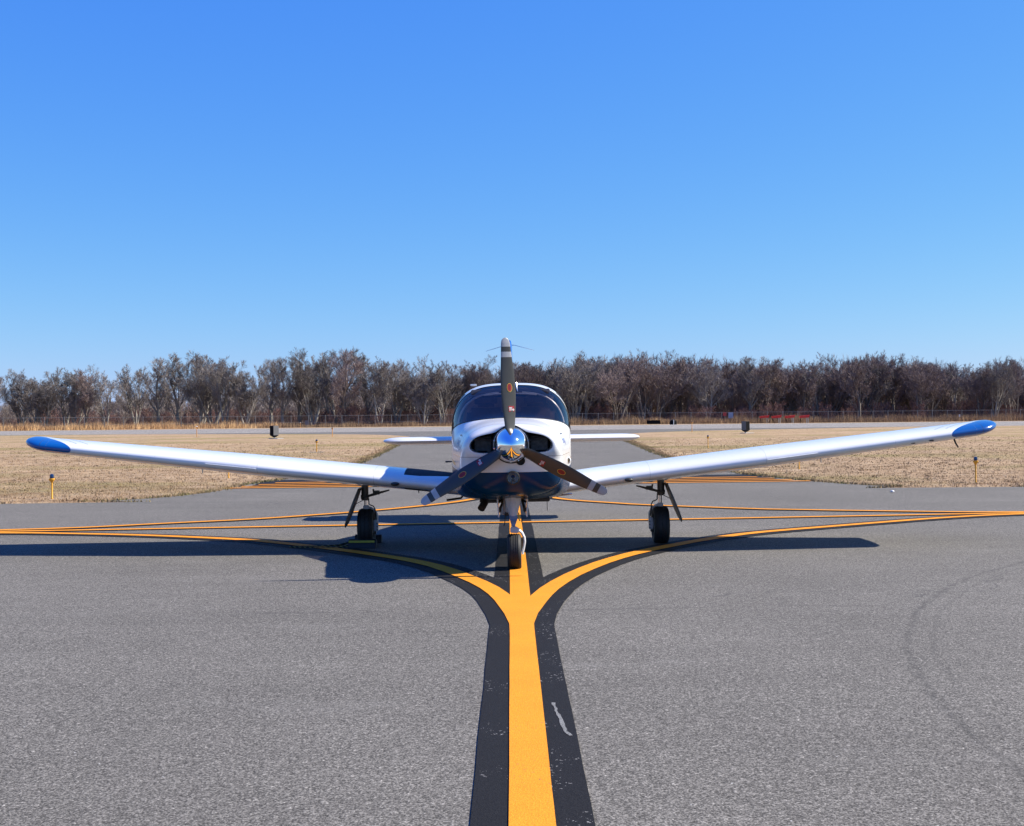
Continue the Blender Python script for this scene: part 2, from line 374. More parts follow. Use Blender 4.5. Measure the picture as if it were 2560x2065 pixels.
# paints
def white_paint(name, parts):
    t = NT(name); x, y, z = t.xyz(); ax = t.M('ABSOLUTE', x)
    white = t.mix(t.ramp(t.noise(5, 5), [(.35, 0.0), (.75, .10)]), (.80, .81, .82), (.62, .61, .58))
    navy = (.001, .034, .105)
    def line(a, v, wd): return t.M('LESS_THAN', t.M('ABSOLUTE', t.M('SUBTRACT', a, v)), wd)
    def band(a, lo, hi): return t.M('MULTIPLY', t.M('GREATER_THAN', a, lo), t.M('LESS_THAN', a, hi))
    col = white
    if parts == 'fuselage':
        zz = t.M('SUBTRACT', z, t.M('MULTIPLY', y, .012))
        nose = t.M('LESS_THAN', zz, .915)
        col = t.mix(nose, col, navy)
        tan = t.M('MULTIPLY', band(zz, .945, .985), t.M('GREATER_THAN', y, .9))
        col = t.mix(tan, col, (.50, .36, .20))
        fin = t.M('MULTIPLY', t.M('GREATER_THAN', z, 2.02), t.M('GREATER_THAN', y, 5))
        col = t.mix(fin, col, (.008, .10, .42))
        s1 = t.M('MULTIPLY', line(z, 1.056, .0018), t.M('LESS_THAN', y, 1.2))
        s2 = line(y, 1.2, .002)
        s3 = t.M('MULTIPLY', line(z, .78, .0015), band(y, 0.5, 1.2))
        s4 = t.M('MULTIPLY', line(y, .62, .0018), band(z, .80, 1.056))
        seam = t.M('MAXIMUM', t.M('MAXIMUM', s1, s2), t.M('MAXIMUM', s3, s4))
        # rivet rows behind the firewall seam and on the cabin skins
        fy = t.M('FRACT', t.M('DIVIDE', y, .16)); fz = t.M('FRACT', t.M('DIVIDE', z, .025))
        rv = t.M('MULTIPLY', t.M('LESS_THAN', t.M('ABSOLUTE', t.M('SUBTRACT', fy, .5)), .012), t.M('LESS_THAN', t.M('ABSOLUTE', t.M('SUBTRACT', fz, .5)), .13))
        rv = t.M('MULTIPLY', rv, t.M('GREATER_THAN', y, 1.22))
        col = t.mix(t.M('MULTIPLY', rv, .6), col, (.3, .3, .3))
    else:
        d = t.M('SUBTRACT', ax, t.M('ADD', 4.69, t.M('MULTIPLY', t.M('SUBTRACT', y, 2.27), 1.05)))
        blue = t.M('GREATER_THAN', d, 0)
        col = t.mix(blue, col, (.002, .085, .33))
        for off in (-.14, -.26): col = t.mix(t.M('MULTIPLY', line(d, off, .005), t.M('GREATER_THAN', y, 2.36)), col, (.05, .05, .08))
        s = t.M('MULTIPLY', t.M('MAXIMUM', line(ax, 1.44, .0014), line(ax, 2.65, .0014)), .6)
        s = t.M('MAXIMUM', s, line(ax, 5.02, .0025))
        hinge = t.M('MULTIPLY', line(y, 3.22, .003), band(ax, .7, 4.9)); seam = t.M('MAXIMUM', s, hinge)
        walk = t.M('MULTIPLY', band(x, -1.13, -.62), band(y, 2.10, 3.5))
        col = t.mix(walk, col, (.012, .014, .018))
        fx = t.M('FRACT', t.M('DIVIDE', ax, .30)); fy = t.M('FRACT', t.M('DIVIDE', y, .03))
        rv = t.M('MULTIPLY', t.M('LESS_THAN', t.M('ABSOLUTE', t.M('SUBTRACT', fx, .5)), .007), t.M('LESS_THAN', t.M('ABSOLUTE', t.M('SUBTRACT', fy, .5)), .14))
        rv = t.M('MULTIPLY', rv, t.M('GREATER_THAN', y, 2.12))
        col = t.mix(t.M('MULTIPLY', rv, .45), col, (.35, .35, .35))
    col = t.mix(t.M('MULTIPLY', seam, .85), col, (.05, .05, .055))
    t.set(col, t.mix(nose, (.24,)*3, (.20,)*3) if parts == 'fuselage' else .24, 0, t.M('SUBTRACT', .3, t.M('MULTIPLY', nose, .25)) if parts == 'fuselage' else .3)
    if parts == 'fuselage': t.val(t.M('SUBTRACT', .5, t.M('MULTIPLY', nose, .34)), t.p.inputs['Specular IOR Level'])
    if parts != 'fuselage': t.val(t.mix(walk, (.24,)*3, (.85,)*3), t.p.inputs['Roughness']); t.val(t.M('SUBTRACT', .55, t.M('MULTIPLY', walk, .55)), t.p.inputs['Coat Weight'])
    t.bump(t.noise(3.5, 2), .10, .02)
    return t.m
M_FUS = white_paint('fuselage_paint', 'fuselage'); M_WING = white_paint('wing_paint', 'wing')
M_WHITE = simple('white_paint', (.78, .79, .8), .28, 0, .4, .05)
M_GEARW = simple('gear_paint', (.50, .52, .56), .4, 0, .1, .15)
M_CHROME = simple('chrome', (.93, .93, .94), .035, 1, 0, .01)
M_STEEL = simple('steel', (.45, .46, .48), .3, 1, 0, .15)
M_DARK = simple('dark_metal', (.045, .043, .04), .5, .6, 0, .3)
M_GREASE = simple('greasy_metal', (.10, .095, .085), .5, .5, 0, .4, 60)
M_BLACK = simple('black_inside', (.010, .010, .011), .8, 0, 0, .3)
M_ENG = simple('engine_metal', (.05, .05, .052), .5, .5, 0, .5, 30)
M_RUB = simple('tyre_rubber', (.014, .014, .015), .68, 0, 0, .3, 40, .2)
M_BLADEP = simple('propeller_grey', (.048, .047, .044), .42, 0, .05, .10, 12)
M_BTIP = simple('propeller_white', (.40, .41, .43), .4, 0, 0, .08)
M_RED = simple('decal_red', (.32, .010, .016), .5)
M_DYEL = simple('decal_yellow', (.75, .45, .05), .5)
M_DWH = simple('decal_white', (.8, .8, .8), .5)
M_EXH = simple('exhaust_pipe', (.07, .045, .03), .6, .7, 0, .4)
M_SEAT = simple('seat_leather', (.26, .19, .17), .6)
M_LINE = simple('cabin_lining', (.42, .35, .31), .8)
M_DASH = simple('glareshield', (.045, .042, .045), .7)
def glass():
    t = NT('canopy_glass'); t.n.remove(t.p); n = t.n
    tr = n.new('ShaderNodeBsdfTransparent'); tr.inputs[0].default_value = (.62, .58, .58, 1)
    gl = n.new('ShaderNodeBsdfGlossy'); gl.inputs['Roughness'].default_value = .015; gl.inputs[0].default_value = (1, 1, 1, 1)
    fr_ = n.new('ShaderNodeFresnel'); fr_.inputs[0].default_value = 1.5
    nz = t.noise(18, 4); k = t.M('ADD', t.M('MULTIPLY', fr_.outputs[0], .62), t.M('MULTIPLY', nz, .015))
    m = n.new('ShaderNodeMixShader'); t.L(k, m.inputs[0]); t.L(tr.outputs[0], m.inputs[1]); t.L(gl.outputs[0], m.inputs[2])
    t.L(m.outputs[0], n['Material Output'].inputs[0]); return t.m
M_GLASS = glass()

# ---- fuselage sections
KEY = np.array([ # y, w, zb, zc, zt, nt, nb
 (.36, .468, .690, 1.02, 1.350, 2.6, 3.2), (.60, .500, .645, 1.00, 1.372, 2.7, 4.2), (1.00, .545, .620, .98, 1.388, 2.8, 5.4),
 (1.28, .575, .612, .98, 1.398, 2.8, 6.0), (1.40, .584, .610, .985, 1.440, 2.8, 6.0), (1.65, .600, .605, 1.02, 1.570, 2.85, 6.2), (1.90, .614, .60, 1.08, 1.690, 3.0, 6.5),
 (2.05, .620, .60, 1.11, 1.742, 3.1, 6.5), (2.30, .628, .60, 1.14, 1.772, 3.2, 6.5), (2.70, .632, .60, 1.15, 1.778, 3.2, 6.0), (3.20, .615, .60, 1.14, 1.760, 3.1, 5.0),
 (3.80, .54, .64, 1.13, 1.66, 2.8, 3.0), (4.60, .40, .74, 1.12, 1.50, 2.4, 2.6), (5.80, .24, .88, 1.10, 1.35, 2.2, 2.3), (7.10, .075, 1.0, 1.13, 1.25, 2, 2), (7.25, .03, 1.06, 1.13, 1.2, 2, 2)])
def sec(y):
    return [float(np.interp(y, KEY[:, 0], KEY[:, i])) for i in range(1, 7)]
def smooth_key():
    "resample the table with a little smoothing so that no station shows a kink"
    ys = np.concatenate([np.arange(.36, 1.2, .03), np.arange(1.2, 2.1, .0125), np.arange(2.1, 3.4, .04), np.arange(3.4, 7.26, .1)])
    out = []
    for y in ys:
        h = .05 if y < 3.3 else .12
        out.append([y] + list(np.mean([sec(y+d) for d in np.linspace(-h, h, 5)], 0)))
    return out
ZR = 1.10
NA = 120
def radius(s, a, zr):
    w_, zb_, zc, zt, n_t, n_b = s; lo, hi = 0, 2.0; ca, sa = math.cos(a), math.sin(a)
    for _ in range(26):
        r = (lo+hi)/2; x = r*ca; z = zr + r*sa - zc
        h, n_ = (zt-zc, n_t) if z > 0 else (zc-zb_, n_b)
        if (abs(x)/w_)**n_ + (abs(z)/h)**n_ < 1: lo = r
        else: hi = r
    return lo
ang = [2*math.pi*k/NA for k in range(NA)]
def ring(s, y, zr=ZR, shrink=0.0):
    w_, zb_, zc, zt, a_, b_ = s; s = [w_-shrink, zb_+shrink, zc, zt-shrink, a_, b_]
    zr = max(min(zr, s[3]-.03), s[1]+.03)
    return [(radius(s, a, zr)*math.cos(a), y, zr + radius(s, a, zr)*math.sin(a)) for a in ang]
HZ = 1.164                      # hub height
# union of both cooling inlets and the spinner hole, polar about the hub
OP = [(-90, 205), (-62, 205), (-40, 202), (-27, 208), (-21, 240), (-17, 300), (-14, 378), (-8, 440), (-1, 457), (5, 436), (12, 392), (21, 304), (30, 243), (40, 212), (55, 203), (72, 210), (90, 216)]
def opening(a):
    d = math.degrees(math.asin(max(-1, min(1, math.sin(a)))))   # mirrored left/right
    return float(np.interp(d, [p[0] for p in OP], [p[1] for p in OP]))/1209.0
def opening_s(a): return sum(opening(a+R(k)) for k in (-4, -2, 0, 2, 4))/5
stations = smooth_key()
full = ring(stations[0][1:], .36)
def polar_hub(p): return math.atan2(p[2]-HZ, p[0])
body = MB(); rings = []
# rays for the nose bowl follow the same vertex index; use each full-section vertex's angle about the hub
angs = [polar_hub(p) for p in full]
opn = [(opening_s(a)*math.cos(a), .10, HZ+opening_s(a)*math.sin(a)) for a in angs]
inner = [(p[0]*.97, .40, HZ+(p[2]-HZ)*.97) for p in opn]; inn2 = [(p[0]*1.0, .15, HZ+(p[2]-HZ)*1.0) for p in opn]
rings += [inner, [(p[0]*.985, .22, HZ+(p[2]-HZ)*.985) for p in opn], inn2]
for k in range(0, 15):
    t = k/15*math.pi/2; s_, c_ = math.sin(t), 1-math.cos(t)
    s_ = s_**.85
    row = []
    for a, p0, p1 in zip(angs, opn, full):
        row.append((p0[0]+(p1[0]-p0[0])*s_, .115 + (.36-.115)*c_ - .0*s_, p0[2]+(p1[2]-p0[2])*s_))
    rings.append(row)
for st in stations: rings.append(ring(st[1:], st[0]))
body.quad_grid(rings, True, False, True)
bm = bmesh.new(); vs = [bm.verts.new(v) for v in body.v]
for f in body.f: bm.faces.new([vs[i] for i in f])
def cut(co, no): bmesh.ops.bisect_plane(bm, geom=bm.verts[:]+bm.edges[:]+bm.faces[:], plane_co=co, plane_no=no, dist=1e-5)
WB = (Vector((0, 1.30, 1.392)), Vector((0, .19, 1)).normalized())
cut(*WB); cut((0, 2.06, 0), (0, 1, 0)); cut((0, 1.33, 0), (0, 1, 0))
for yy in (2.20, 2.72, 2.84, 3.36): cut((0, yy, 0), (0, 1, 0))
cut((0, 0, 1.37), (0, 0, 1)); cut((0, 0, 1.655), (0, 0, 1))
bm.normal_update()
bmesh.ops.recalc_face_normals(bm, faces=bm.faces)
def region(c):
    if c.y < 2.06 and c.y > 1.28 and (c-WB[0]).dot(WB[1]) > 0: return 'windshield'
    if 1.37 < c.z < 1.655 and abs(c.x) > .35:
        for nme, a, b in (('front_side_window', 2.20, 2.72), ('rear_side_window', 2.84, 3.36)):
            if a < c.y < b: return nme + ('R' if c.x > 0 else 'L')
    return 'fuselage'
groups = {}
for f in bm.faces: groups.setdefault(region(f.calc_center_median()), []).append([tuple(v.co) for v in f.verts])
bm.free()
def facesmesh(name, polys, mat, parent, gasket=None):
    idx = {}; v = []; fs = []
    for poly in polys:
        f = []
        for p in poly:
            k = (round(p[0], 5), round(p[1], 5), round(p[2], 5))
            if k not in idx: idx[k] = len(v); v.append(p)
            if idx[k] not in f: f.append(idx[k])
        if len(f) > 2: fs.append(f)
    m = MB(); m.v = v; m.f = fs
    me = bpy.data.meshes.new(name); me.from_pydata(v, [], fs); me.materials.append(mat)
    o = bpy.data.objects.new(name, me); C.objects.link(o); o.parent = parent
    me.polygons.foreach_set('use_smooth', [True]*len(me.polygons))
    if gasket:
        cnt = {}
        for f in fs:
            for i in range(len(f)):
                e = tuple(sorted((f[i], f[(i+1) % len(f)]))); cnt[e] = cnt.get(e, 0)+1
        g = MB()
        for (a, b), c in cnt.items():
            if c == 1: g.tube([v[a], v[b]], .0055, 6)
        g.build('gasket', M_RUB, o)
    return o
fus = facesmesh('fuselage', groups['fuselage'], M_FUS, plane)
fus.data.set_sharp_from_angle(angle=R(50))
for k in groups:
    if k != 'fuselage': facesmesh('windshield' if k == 'windshield' else 'side_window', groups[k], M_GLASS, plane, True)
# cabin lining: inner shell with the same openings
lb = bmesh.new(); m = MB(); m.quad_grid([ring(s[1:], s[0], ZR, .022) for s in stations if 1.35 < s[0] < 3.7], True)
vs = [lb.verts.new(v) for v in m.v]
keep = []
for f in m.f:
    c = Vector([sum(m.v[i][k] for i in f)/4 for k in range(3)])
    if region(c) == 'fuselage' and not (c.y < 2.06 and (c-WB[0]).dot(WB[1]) > -.03): lb.faces.new([vs[i] for i in f])
me = bpy.data.meshes.new('cabin_lining'); lb.to_mesh(me); lb.free(); me.materials.append(M_LINE)
o = bpy.data.objects.new('cabin_lining', me); C.objects.link(o); o.parent = plane
b = MB(); w_, zb_, zc, zt, a_, bb_ = sec(1.36)
# firewall bulkhead, glareshield and panel
b.box((0, 1.30, .98), (.86, .02, .55)); b.build('firewall', M_DASH, plane)
gs = MB(); rr = []
for y, z, w2 in ((1.40, 1.372, .46), (1.60, 1.372, .53), (1.78, 1.37, .55), (1.82, 1.355, .55), (1.82, 1.05, .53)):
    rr.append([(w2*math.sin(t), y, z - .075*abs(math.sin(t))**3) for t in np.linspace(-math.pi/2, math.pi/2, 17)])
gs.quad_grid(rr, False); gs.build('glareshield', M_DASH, plane)
rb = MB().box((0, 3.62, 1.2), (1.0, .02, .9)); rb.build('rear_bulkhead', M_LINE, plane)
for sx in (-.27, .27):
    st = empty('seat', (0, 0, 0)); st.parent = plane
    MB().box((sx, 2.40, 1.02), (.42, .45, .14)).build('seat_cushion', M_SEAT, st, bevel=.04)
    MB().box((sx, 2.66, 1.27), (.42, .12, .50), Matrix.Rotation(R(-10), 3, 'X')).build('seat_back', M_SEAT, st, bevel=.05)
    MB().box((sx, 2.70, 1.59), (.25, .08, .13), Matrix.Rotation(R(-8), 3, 'X')).build('headrest', M_SEAT, st, bevel=.035)
    yk = MB(); yk.tube([(sx-.14, 1.92, 1.30), (sx-.12, 1.90, 1.18), (sx, 1.90, 1.15), (sx+.12, 1.90, 1.18), (sx+.14, 1.92, 1.30)], .014, 8); yk.tube([(sx, 1.90, 1.16), (sx, 1.78, 1.16)], .012)
    yk.build('control_yoke', M_DASH, plane)
# sun visors, their rods and the compass on the centre post
v_ = MB().tube([(0, 1.97, 1.70), (0, 1.66, 1.43)], .011, 8); v_.build('centre_post', M_DARK, plane)
for s in (-1, 1):
    MB().tube([(s*.03, 1.90, 1.652), (s*.15, 1.90, 1.650), (s*.27, 1.91, 1.637)], [.005, .009, .006], 8).build('visor_rod', M_WHITE, plane)
    MB().box((s*.24, 1.99, 1.672), (.34, .02, .055)).build('sun_visor', M_SEAT, plane, bevel=.008)
MB().box((0, 1.86, 1.655), (.05, .05, .05)).build('compass', M_DARK, plane, bevel=.01)
MB().tube([(.06, 1.98, 1.735), (.06, 1.95, 1.76), (.067, 1.90, 1.70), (.075, 1.85, 1.67)], [.006, .011, .006, .005], 8).build('temperature_probe', M_STEEL, plane)
MB().box((-.40, 2.6, 1.765), (.07, .18, .018)).build('roof_antenna', M_WHITE, plane, bevel=.006)

fr_s = sec(2.0); fr_r = ring(fr_s, 2.0, ZR, .055)
for sd_ in (-1, 1):
    pts_ = sorted([p for p in fr_r if p[0]*sd_ > .12 and p[2] > 1.34], key=lambda p: p[2] - abs(p[0])*.01)
    MB().tube(pts_, .016, 8, flat=(1.6, .7)).build('door_frame', M_WHITE, plane)
# ---- spinner, propeller
b = MB(); prof = []
for k in range(25):
    u = k/24; prof.append((max(.0006, .150*math.sin(u*math.pi/2)**.92*1.0), -.285 + .285*(1-math.cos(u*math.pi/2))**.92))
prof += [(.152, .012), (.154, .03), (.150, .05), (.14, .055)]
b.lathe(prof, 'y', (0, .03, HZ), 72)
spin = b.build('spinner', M_CHROME, plane, angle=60)
MB().lathe([(.02, .075), (.156, .075), (.158, .083), (.158, .100), (.02, .100)], 'y', (0, 0, HZ), 64).build('spinner_backplate', M_STEEL, plane)
for k in range(14):
    a = 2*math.pi*k/14 + .2; c_ = Vector((.1535*math.cos(a), .055, HZ+.1535*math.sin(a))); MB().tube([c_, c_+Vector((.006*math.cos(a), 0, .006*math.sin(a)))], .0045, 8).build('screw', M_CHROME, spin)
BT = [(.10, .075, 55), (.145, .088, 47), (.22, .104, 40), (.30, .118, 35), (.40, .132, 30), (.46, .138, 28), (.54, .136, 26), (.62, .128, 24), (.70, .116, 22), (.786, .101, 20), (.86, .090, 19), (.90, .084, 18), (.925, .070, 18), (.94, .048, 18), (.948, .012, 18)]
BRr = [q[0] for q in BT]
def bsec(r):
    wd = np.interp(r, BRr, [q[1] for q in BT]); pt = R(np.interp(r, BRr, [q[2] for q in BT]))
    ch = wd/math.cos(pt)*.94; th = float(np.interp(r, [.1, .145, .25, .5, .9, .95], [.05, .040, .024, .016, .009, .003])); pts = []
    n_ = 16; cx = -.005 - .016*((r-.1)/.85)**2
    for k in range(n_):
        a = 2*math.pi*k/n_; u = math.cos(a)*ch/2; v = math.sin(a)*th/2*(1 if math.sin(a) < 0 else .35)
        v -= th*.15*(1-(2*u/ch)**2)
        pts.append((cx + u*math.cos(pt) - v*math.sin(pt), u*math.sin(pt) + v*math.cos(pt), r))
    return pts
def bladepart(name, r0, r1, mat, parent, k=12, capends=True):
    rs = np.linspace(r0, r1, k); o = MB().quad_grid([bsec(r) for r in rs], True, capends, capends).build(name, mat, parent); return o
def surf(r, u):
    "point on the front (camber) side of the blade at radius r, fraction u of half chord"
    wd = np.interp(r, BRr, [q[1] for q in BT]); pt = R(np.interp(r, BRr, [q[2] for q in BT])); ch = wd/math.cos(pt)*.94
    th = float(np.interp(r, [.1, .145, .25, .5, .9, .95], [.05, .040, .024, .016, .009, .003])); cx = -.005 - .016*((r-.1)/.85)**2
    uu = u/math.cos(pt); q = max(0, 1-(2*uu/ch)**2); v = -th/2*math.sqrt(q) - th*.15*q - .0012
    return (cx + uu*math.cos(pt) - v*math.sin(pt), uu*math.sin(pt) + v*math.cos(pt), r)
def decal(fn, name, mat, parent, lift=0.0):
    "fn: list of polygons in (u, r)"
    m = MB()
    for poly in fn:
        b0 = len(m.v)
        for u, r in poly:
            x, y, z = surf(r, u); m.v.append((x, y-lift, z))
        m.f.append(tuple(range(b0, b0+len(poly))))
    return m.build(name, mat, parent, smooth=False)
def ell(cu, cr, a, b, n=24): return [(cu+a*math.cos(2*math.pi*k/n), cr+b*math.sin(2*math.pi*k/n)) for k in range(n)]
def rect(cu, cr, a, b): return [(cu-a, cr-b), (cu+a, cr-b), (cu+a, cr+b), (cu-a, cr+b)]
prop = empty('propeller', (0, .035, HZ)); prop.parent = plane
FONT = bpy.data.curves.new('t', 'FONT'); FONT.body = 'HARTZELL'; FONT.size = .0135; FONT.align_x = 'CENTER'; FONT.align_y = 'CENTER'
fo = bpy.data.objects.new('t', FONT); C.objects.link(fo); bpy.context.view_layer.update()
TXT = bpy.data.meshes.new_from_object(fo.evaluated_get(bpy.context.evaluated_depsgraph_get()))
def blade():
    o = bladepart('blade', .10, .775, M_BLADEP, prop, 26)
    bladepart('tip_stripe', .775, .823, M_BTIP, o, 4); bladepart('tip_band', .823, .868, M_BLADEP, o, 4); bladepart('blade_tip', .868, .948, M_BTIP, o, 14)
    decal([ell(.008, .505, .0235, .039)], 'decal', M_DYEL, o, .0004)
    decal([ell(.008, .505, .0200, .0352)], 'decal', M_DARK, o, .0008)
    decal([ell(.008, .505, .0190, .0340)], 'decal', M_RED, o, .0012)
    me = TXT.copy()
    for v in me.vertices:
        u, r = .008 - v.co.y*.95, .505 + v.co.x*.62
        x, y, z = surf(r, u); v.co = (x, y-.0022, z)
    me.materials.clear(); me.materials.append(M_DARK)
    to = bpy.data.objects.new('lettering', me); C.objects.link(to); to.parent = o
    decal([rect(.014, .317, .0255, .0255)], 'decal', M_RED, o, .0004)
    decal([rect(.006, .317-.010+k*.0105, .0135, .0026) for k in (0, 1, 2)], 'decal', M_DWH, o, .0009)
    decal([ell(.029, .309, .0085, .0085, 16)], 'decal', M_DWH, o, .0009)
    decal([ell(.029, .309, .0035, .0035, 12)], 'decal', M_RED, o, .0013)
    return o
bl = blade(); bpy.data.objects.remove(fo)
bl.rotation_euler = (0, R(-1.0), 0)
for a in (120, 240):
    c = copy_thing(bl, prop); c.rotation_euler = (0, R(a - 1.0), 0)

# ---- inside the cowl: engine front, baffles, flywheel
b = MB(); b.v = [(p[0], .395, p[2]) for p in inner]; b.f = [tuple(range(len(inner)))]; b.build('baffle', M_BLACK, plane, smooth=False)
e = MB(); e.lathe([(.02, .12), (.150, .12), (.168, .13), (.172, .16), (.10, .17), (.09, .4)], 'y', (0, 0, HZ), 40); e.build('flywheel', M_BLACK, plane)
for s in (-1, 1):
    e = MB()
    for k in range(9): e.box((s*.255, .30+k*.016, 1.17), (.15, .004, .13))
    e.tube([(s*.16, .28, 1.20), (s*.35, .30, 1.235)], .014, 8); e.box((s*.20, .29, 1.12), (.04, .03, .05))
    e.build('cylinder_fins', M_ENG, plane)
# lower air intake hole and light
def disc_ring(name, c, r0, r1, dpt, mat, parent):
    return MB().lathe([(r0, dpt), (r0, 0), (r0+.004, -.004), (r1, 0), (r1, dpt)], 'y', c, 32).build(name, mat, parent)
o = disc_ring('air_intake', (.082, .105, 1.018), .031, .040, .1, M_BLACK, plane); MB().lathe([(.0005, .0), (.033, .0)], 'y', (.082, .112, 1.018), 24).build('intake_duct', M_BLACK, o)
LC = (.012, .078, .868)
o = disc_ring('landing_light', LC, .050, .062, .12, M_DARK, plane)
M_REFL = simple('light_reflector', (.9, .9, .88), .35, 1)
MB().lathe([(.0505, .0), (.048, .02), (.036, .04), (.018, .052), (.004, .055)], 'y', LC, 40).build('reflector', M_REFL, o)
b = MB().lathe([(.0005, .01), (.008, .012), (.009, .05)], 'y', LC, 16); b.box((LC[0], LC[1]+.014, LC[2]-.022), (.03, .004, .02)); b.build('bulb', M_DARK, o)
# cowl scoop on the right cheek, breather hole
o = MB().lathe([(.026, .10), (.026, 0), (.031, -.004), (.038, .01), (.040, .10)], 'y', (.535, 1.02, .985), 24).build('cabin_air_scoop', M_WHITE, plane)
MB().lathe([(.0005, .02), (.027, .02)], 'y', (.535, 1.02, .985), 24).build('scoop_hole', M_BLACK, o)
MB().tube([(-.58, 1.2, .985), (-.645, 1.2, .985)], [.006, .009], 8).build('fuel_drain', M_DARK, plane)
for (x, z) in ((-.44, 1.245), (.44, 1.245), (-.47, .96), (.475, .96)):
    MB().box((x*1.08, .9, z), (.02, .05, .012)).build('cowl_latch', M_STEEL, plane, bevel=.003)
# script lettering on the right cheek of the cowl
cu = bpy.data.curves.new('t', 'FONT'); cu.body = 'Saratoga'; cu.size = .085; cu.shear = .4; cu.align_x = 'CENTER'
fo = bpy.data.objects.new('t', cu); C.objects.link(fo); bpy.context.view_layer.update()
tm = bpy.data.meshes.new_from_object(fo.evaluated_get(bpy.context.evaluated_depsgraph_get())); bpy.data.objects.remove(fo)
M_SCR = simple('script_blue', (.02, .05, .35), .4)
for s in (1, -1):
    me = tm.copy(); me.materials.append(M_SCR)
    for v in me.vertices:
        y = .80 + s*v.co.x; z = 1.16 + v.co.y; S = sec(y); zz = z-S[2]
        x = S[0]*max(0, 1-(zz/(S[3]-S[2]))**S[4])**(1/S[4]) + .0025; v.co = (s*x, y, z)
    to = bpy.data.objects.new('lettering', me); C.objects.link(to); to.parent = plane

# ---- wings
AF = [(1, 0.0), (.95, .012), (.85, .040), (.7, .078), (.55, .105), (.42, .118), (.3, .115), (.2, .102), (.12, .084), (.07, .067), (.035, .049), (.015, .033), (.004, .017), (0, 0)]
AFL = [(.004, -.014), (.015, -.026), (.035, -.036), (.07, -.046), (.12, -.054), (.2, -.061), (.3, -.065), (.42, -.064), (.55, -.056), (.7, -.038), (.85, -.018), (.95, -.006)]
AFS = AF + AFL
def wing_sec(x, le, te, zm, th, inc=2.2):
    c = te-le; k = th/(.118+.065); out = []
    for u, v in AFS:
        yy = le + u*c; zz = zm + (v - .0265)*k*1.0 - (yy-(le+.35*c))*math.tan(R(inc))
        out.append((x, yy, zz))
    return out
def wz(x): return .714 + (x-.7)*.110
wst = []
for x in list(np.linspace(.0, 2.65, 12)):
    lead = 2.0 - .22*max(0, (1.0-x)/.5)**1.5*(x < 1.0)
    if x < .5: lead = 2.0-.22
    wst.append((x, lead, 3.60, wz(max(x, .4)) - (.0 if x > .4 else 0), .232))
for x in np.linspace(2.8, 5.0, 12):
    u = (x-2.65)/2.35; wst.append((x, 2.0+.29*u, 3.6-.22*u, wz(x), .232-.068*u))
for k in range(1, 13):
    u = math.sin(k/12*math.pi/2); x = 5.0+.262*u; q = math.sqrt(max(0, 1-u*u))
    wst.append((x, 2.29+.36*(1-q), 3.38-.06*(1-q), wz(5.0)+.045*u+.01*u*u, max(.006, .164*q**.62)))
for s in (-1, 1):
    rings = [[(s*p[0], p[1], p[2]) for p in wing_sec(*q)] for q in wst]
    wg = MB().quad_grid(rings, True, False, True).build('wing', M_WING, plane, angle=60)
    # stall strip along the leading edge
    pts = [(s*x, 2.0 + .29*(x-2.65)/2.35 - .004, wz(x) - .012) for x in np.linspace(2.66, 3.2, 6)]
    MB().tube(pts, .0055, 6).build('stall_strip', M_DWH, wg)
    m = MB(); a0 = Vector((s*1.215, 1.995, wz(1.215)-.035)); rg = []
    for t in np.linspace(0, math.pi, 9):
        rg.append([tuple(a0 + Vector((.045*math.sin(t)*math.cos(q), -.008*math.cos(t)*0 + .0, 0)) + Vector((0, .03*math.cos(t), .021*math.sin(t)*math.sin(q)))) for q in np.linspace(0, 2*math.pi, 20, endpoint=False)])
    m.quad_grid(rg).build('air_inlet', M_DARK, wg)
    MB().tube([(s*3.35, 2.55, wz(3.35)-.10), (s*3.35, 2.55, wz(3.35)-.145)], .006, 6).build('tie_down_ring', M_STEEL, wg)
    MB().lathe([(.0005, .004), (.04, .004), (.042, 0)], 'z', (s*3.55, 2.45, wz(3.55)+.083), 20).build('fuel_cap', M_STEEL, wg)
    MB().tube([(s*1.0, 2.4, wz(1.0)-.10), (s*1.0, 2.4, wz(1.0)-.135)], [.008, .004], 6).build('fuel_drain', M_DARK, wg)
    if s > 0:
        MB().tube([(4.86, 2.75, wz(4.86)-.07), (4.875, 2.73, wz(4.86)-.13), (4.885, 2.68, wz(4.86)-.175)], [.014, .012, .009], 8, flat=(1.6, .6)).build('pitot_mast', M_DARK, wg)
        for xx in (4.25, 4.45): MB().box((xx, 2.24, wz(xx)-.045), (.045, .03, .012)).build('stall_vane', M_DARK, wg, bevel=.003)
# ---- tail
def stab_sec(x, le, te, z, th):
    return [(x, le+(te-le)*u, z+v*th/.12) for u, v in ((1, 0), (.8, .022), (.5, .052), (.25, .060), (.1, .046), (.03, .026), (0, 0), (.03, -.026), (.1, -.046), (.25, -.060), (.5, -.052), (.8, -.022))]
rings = []
xs = [-1.80+.32*(1-math.cos(t)) for t in np.linspace(0, math.pi/2, 8)] + list(np.linspace(-1.3, 1.3, 14)) + [1.80-.32*(1-math.cos(t)) for t in np.linspace(math.pi/2, 0, 8)]
for x in xs:
    q = max(0.02, math.sqrt(max(0, 1-(max(0, abs(x)-1.48)/.322)**2)))
    rings.append(stab_sec(x, 6.32+.30*(1-q), 7.08, 1.105, .105*q**.8))
MB().quad_grid(rings, True, True, True).build('stabilator', M_WHITE, plane, angle=60)
MB().box((.0, 7.12, 1.085), (2.3, .10, .008)).build('trim_tab', M_WHITE, plane)
rings = []
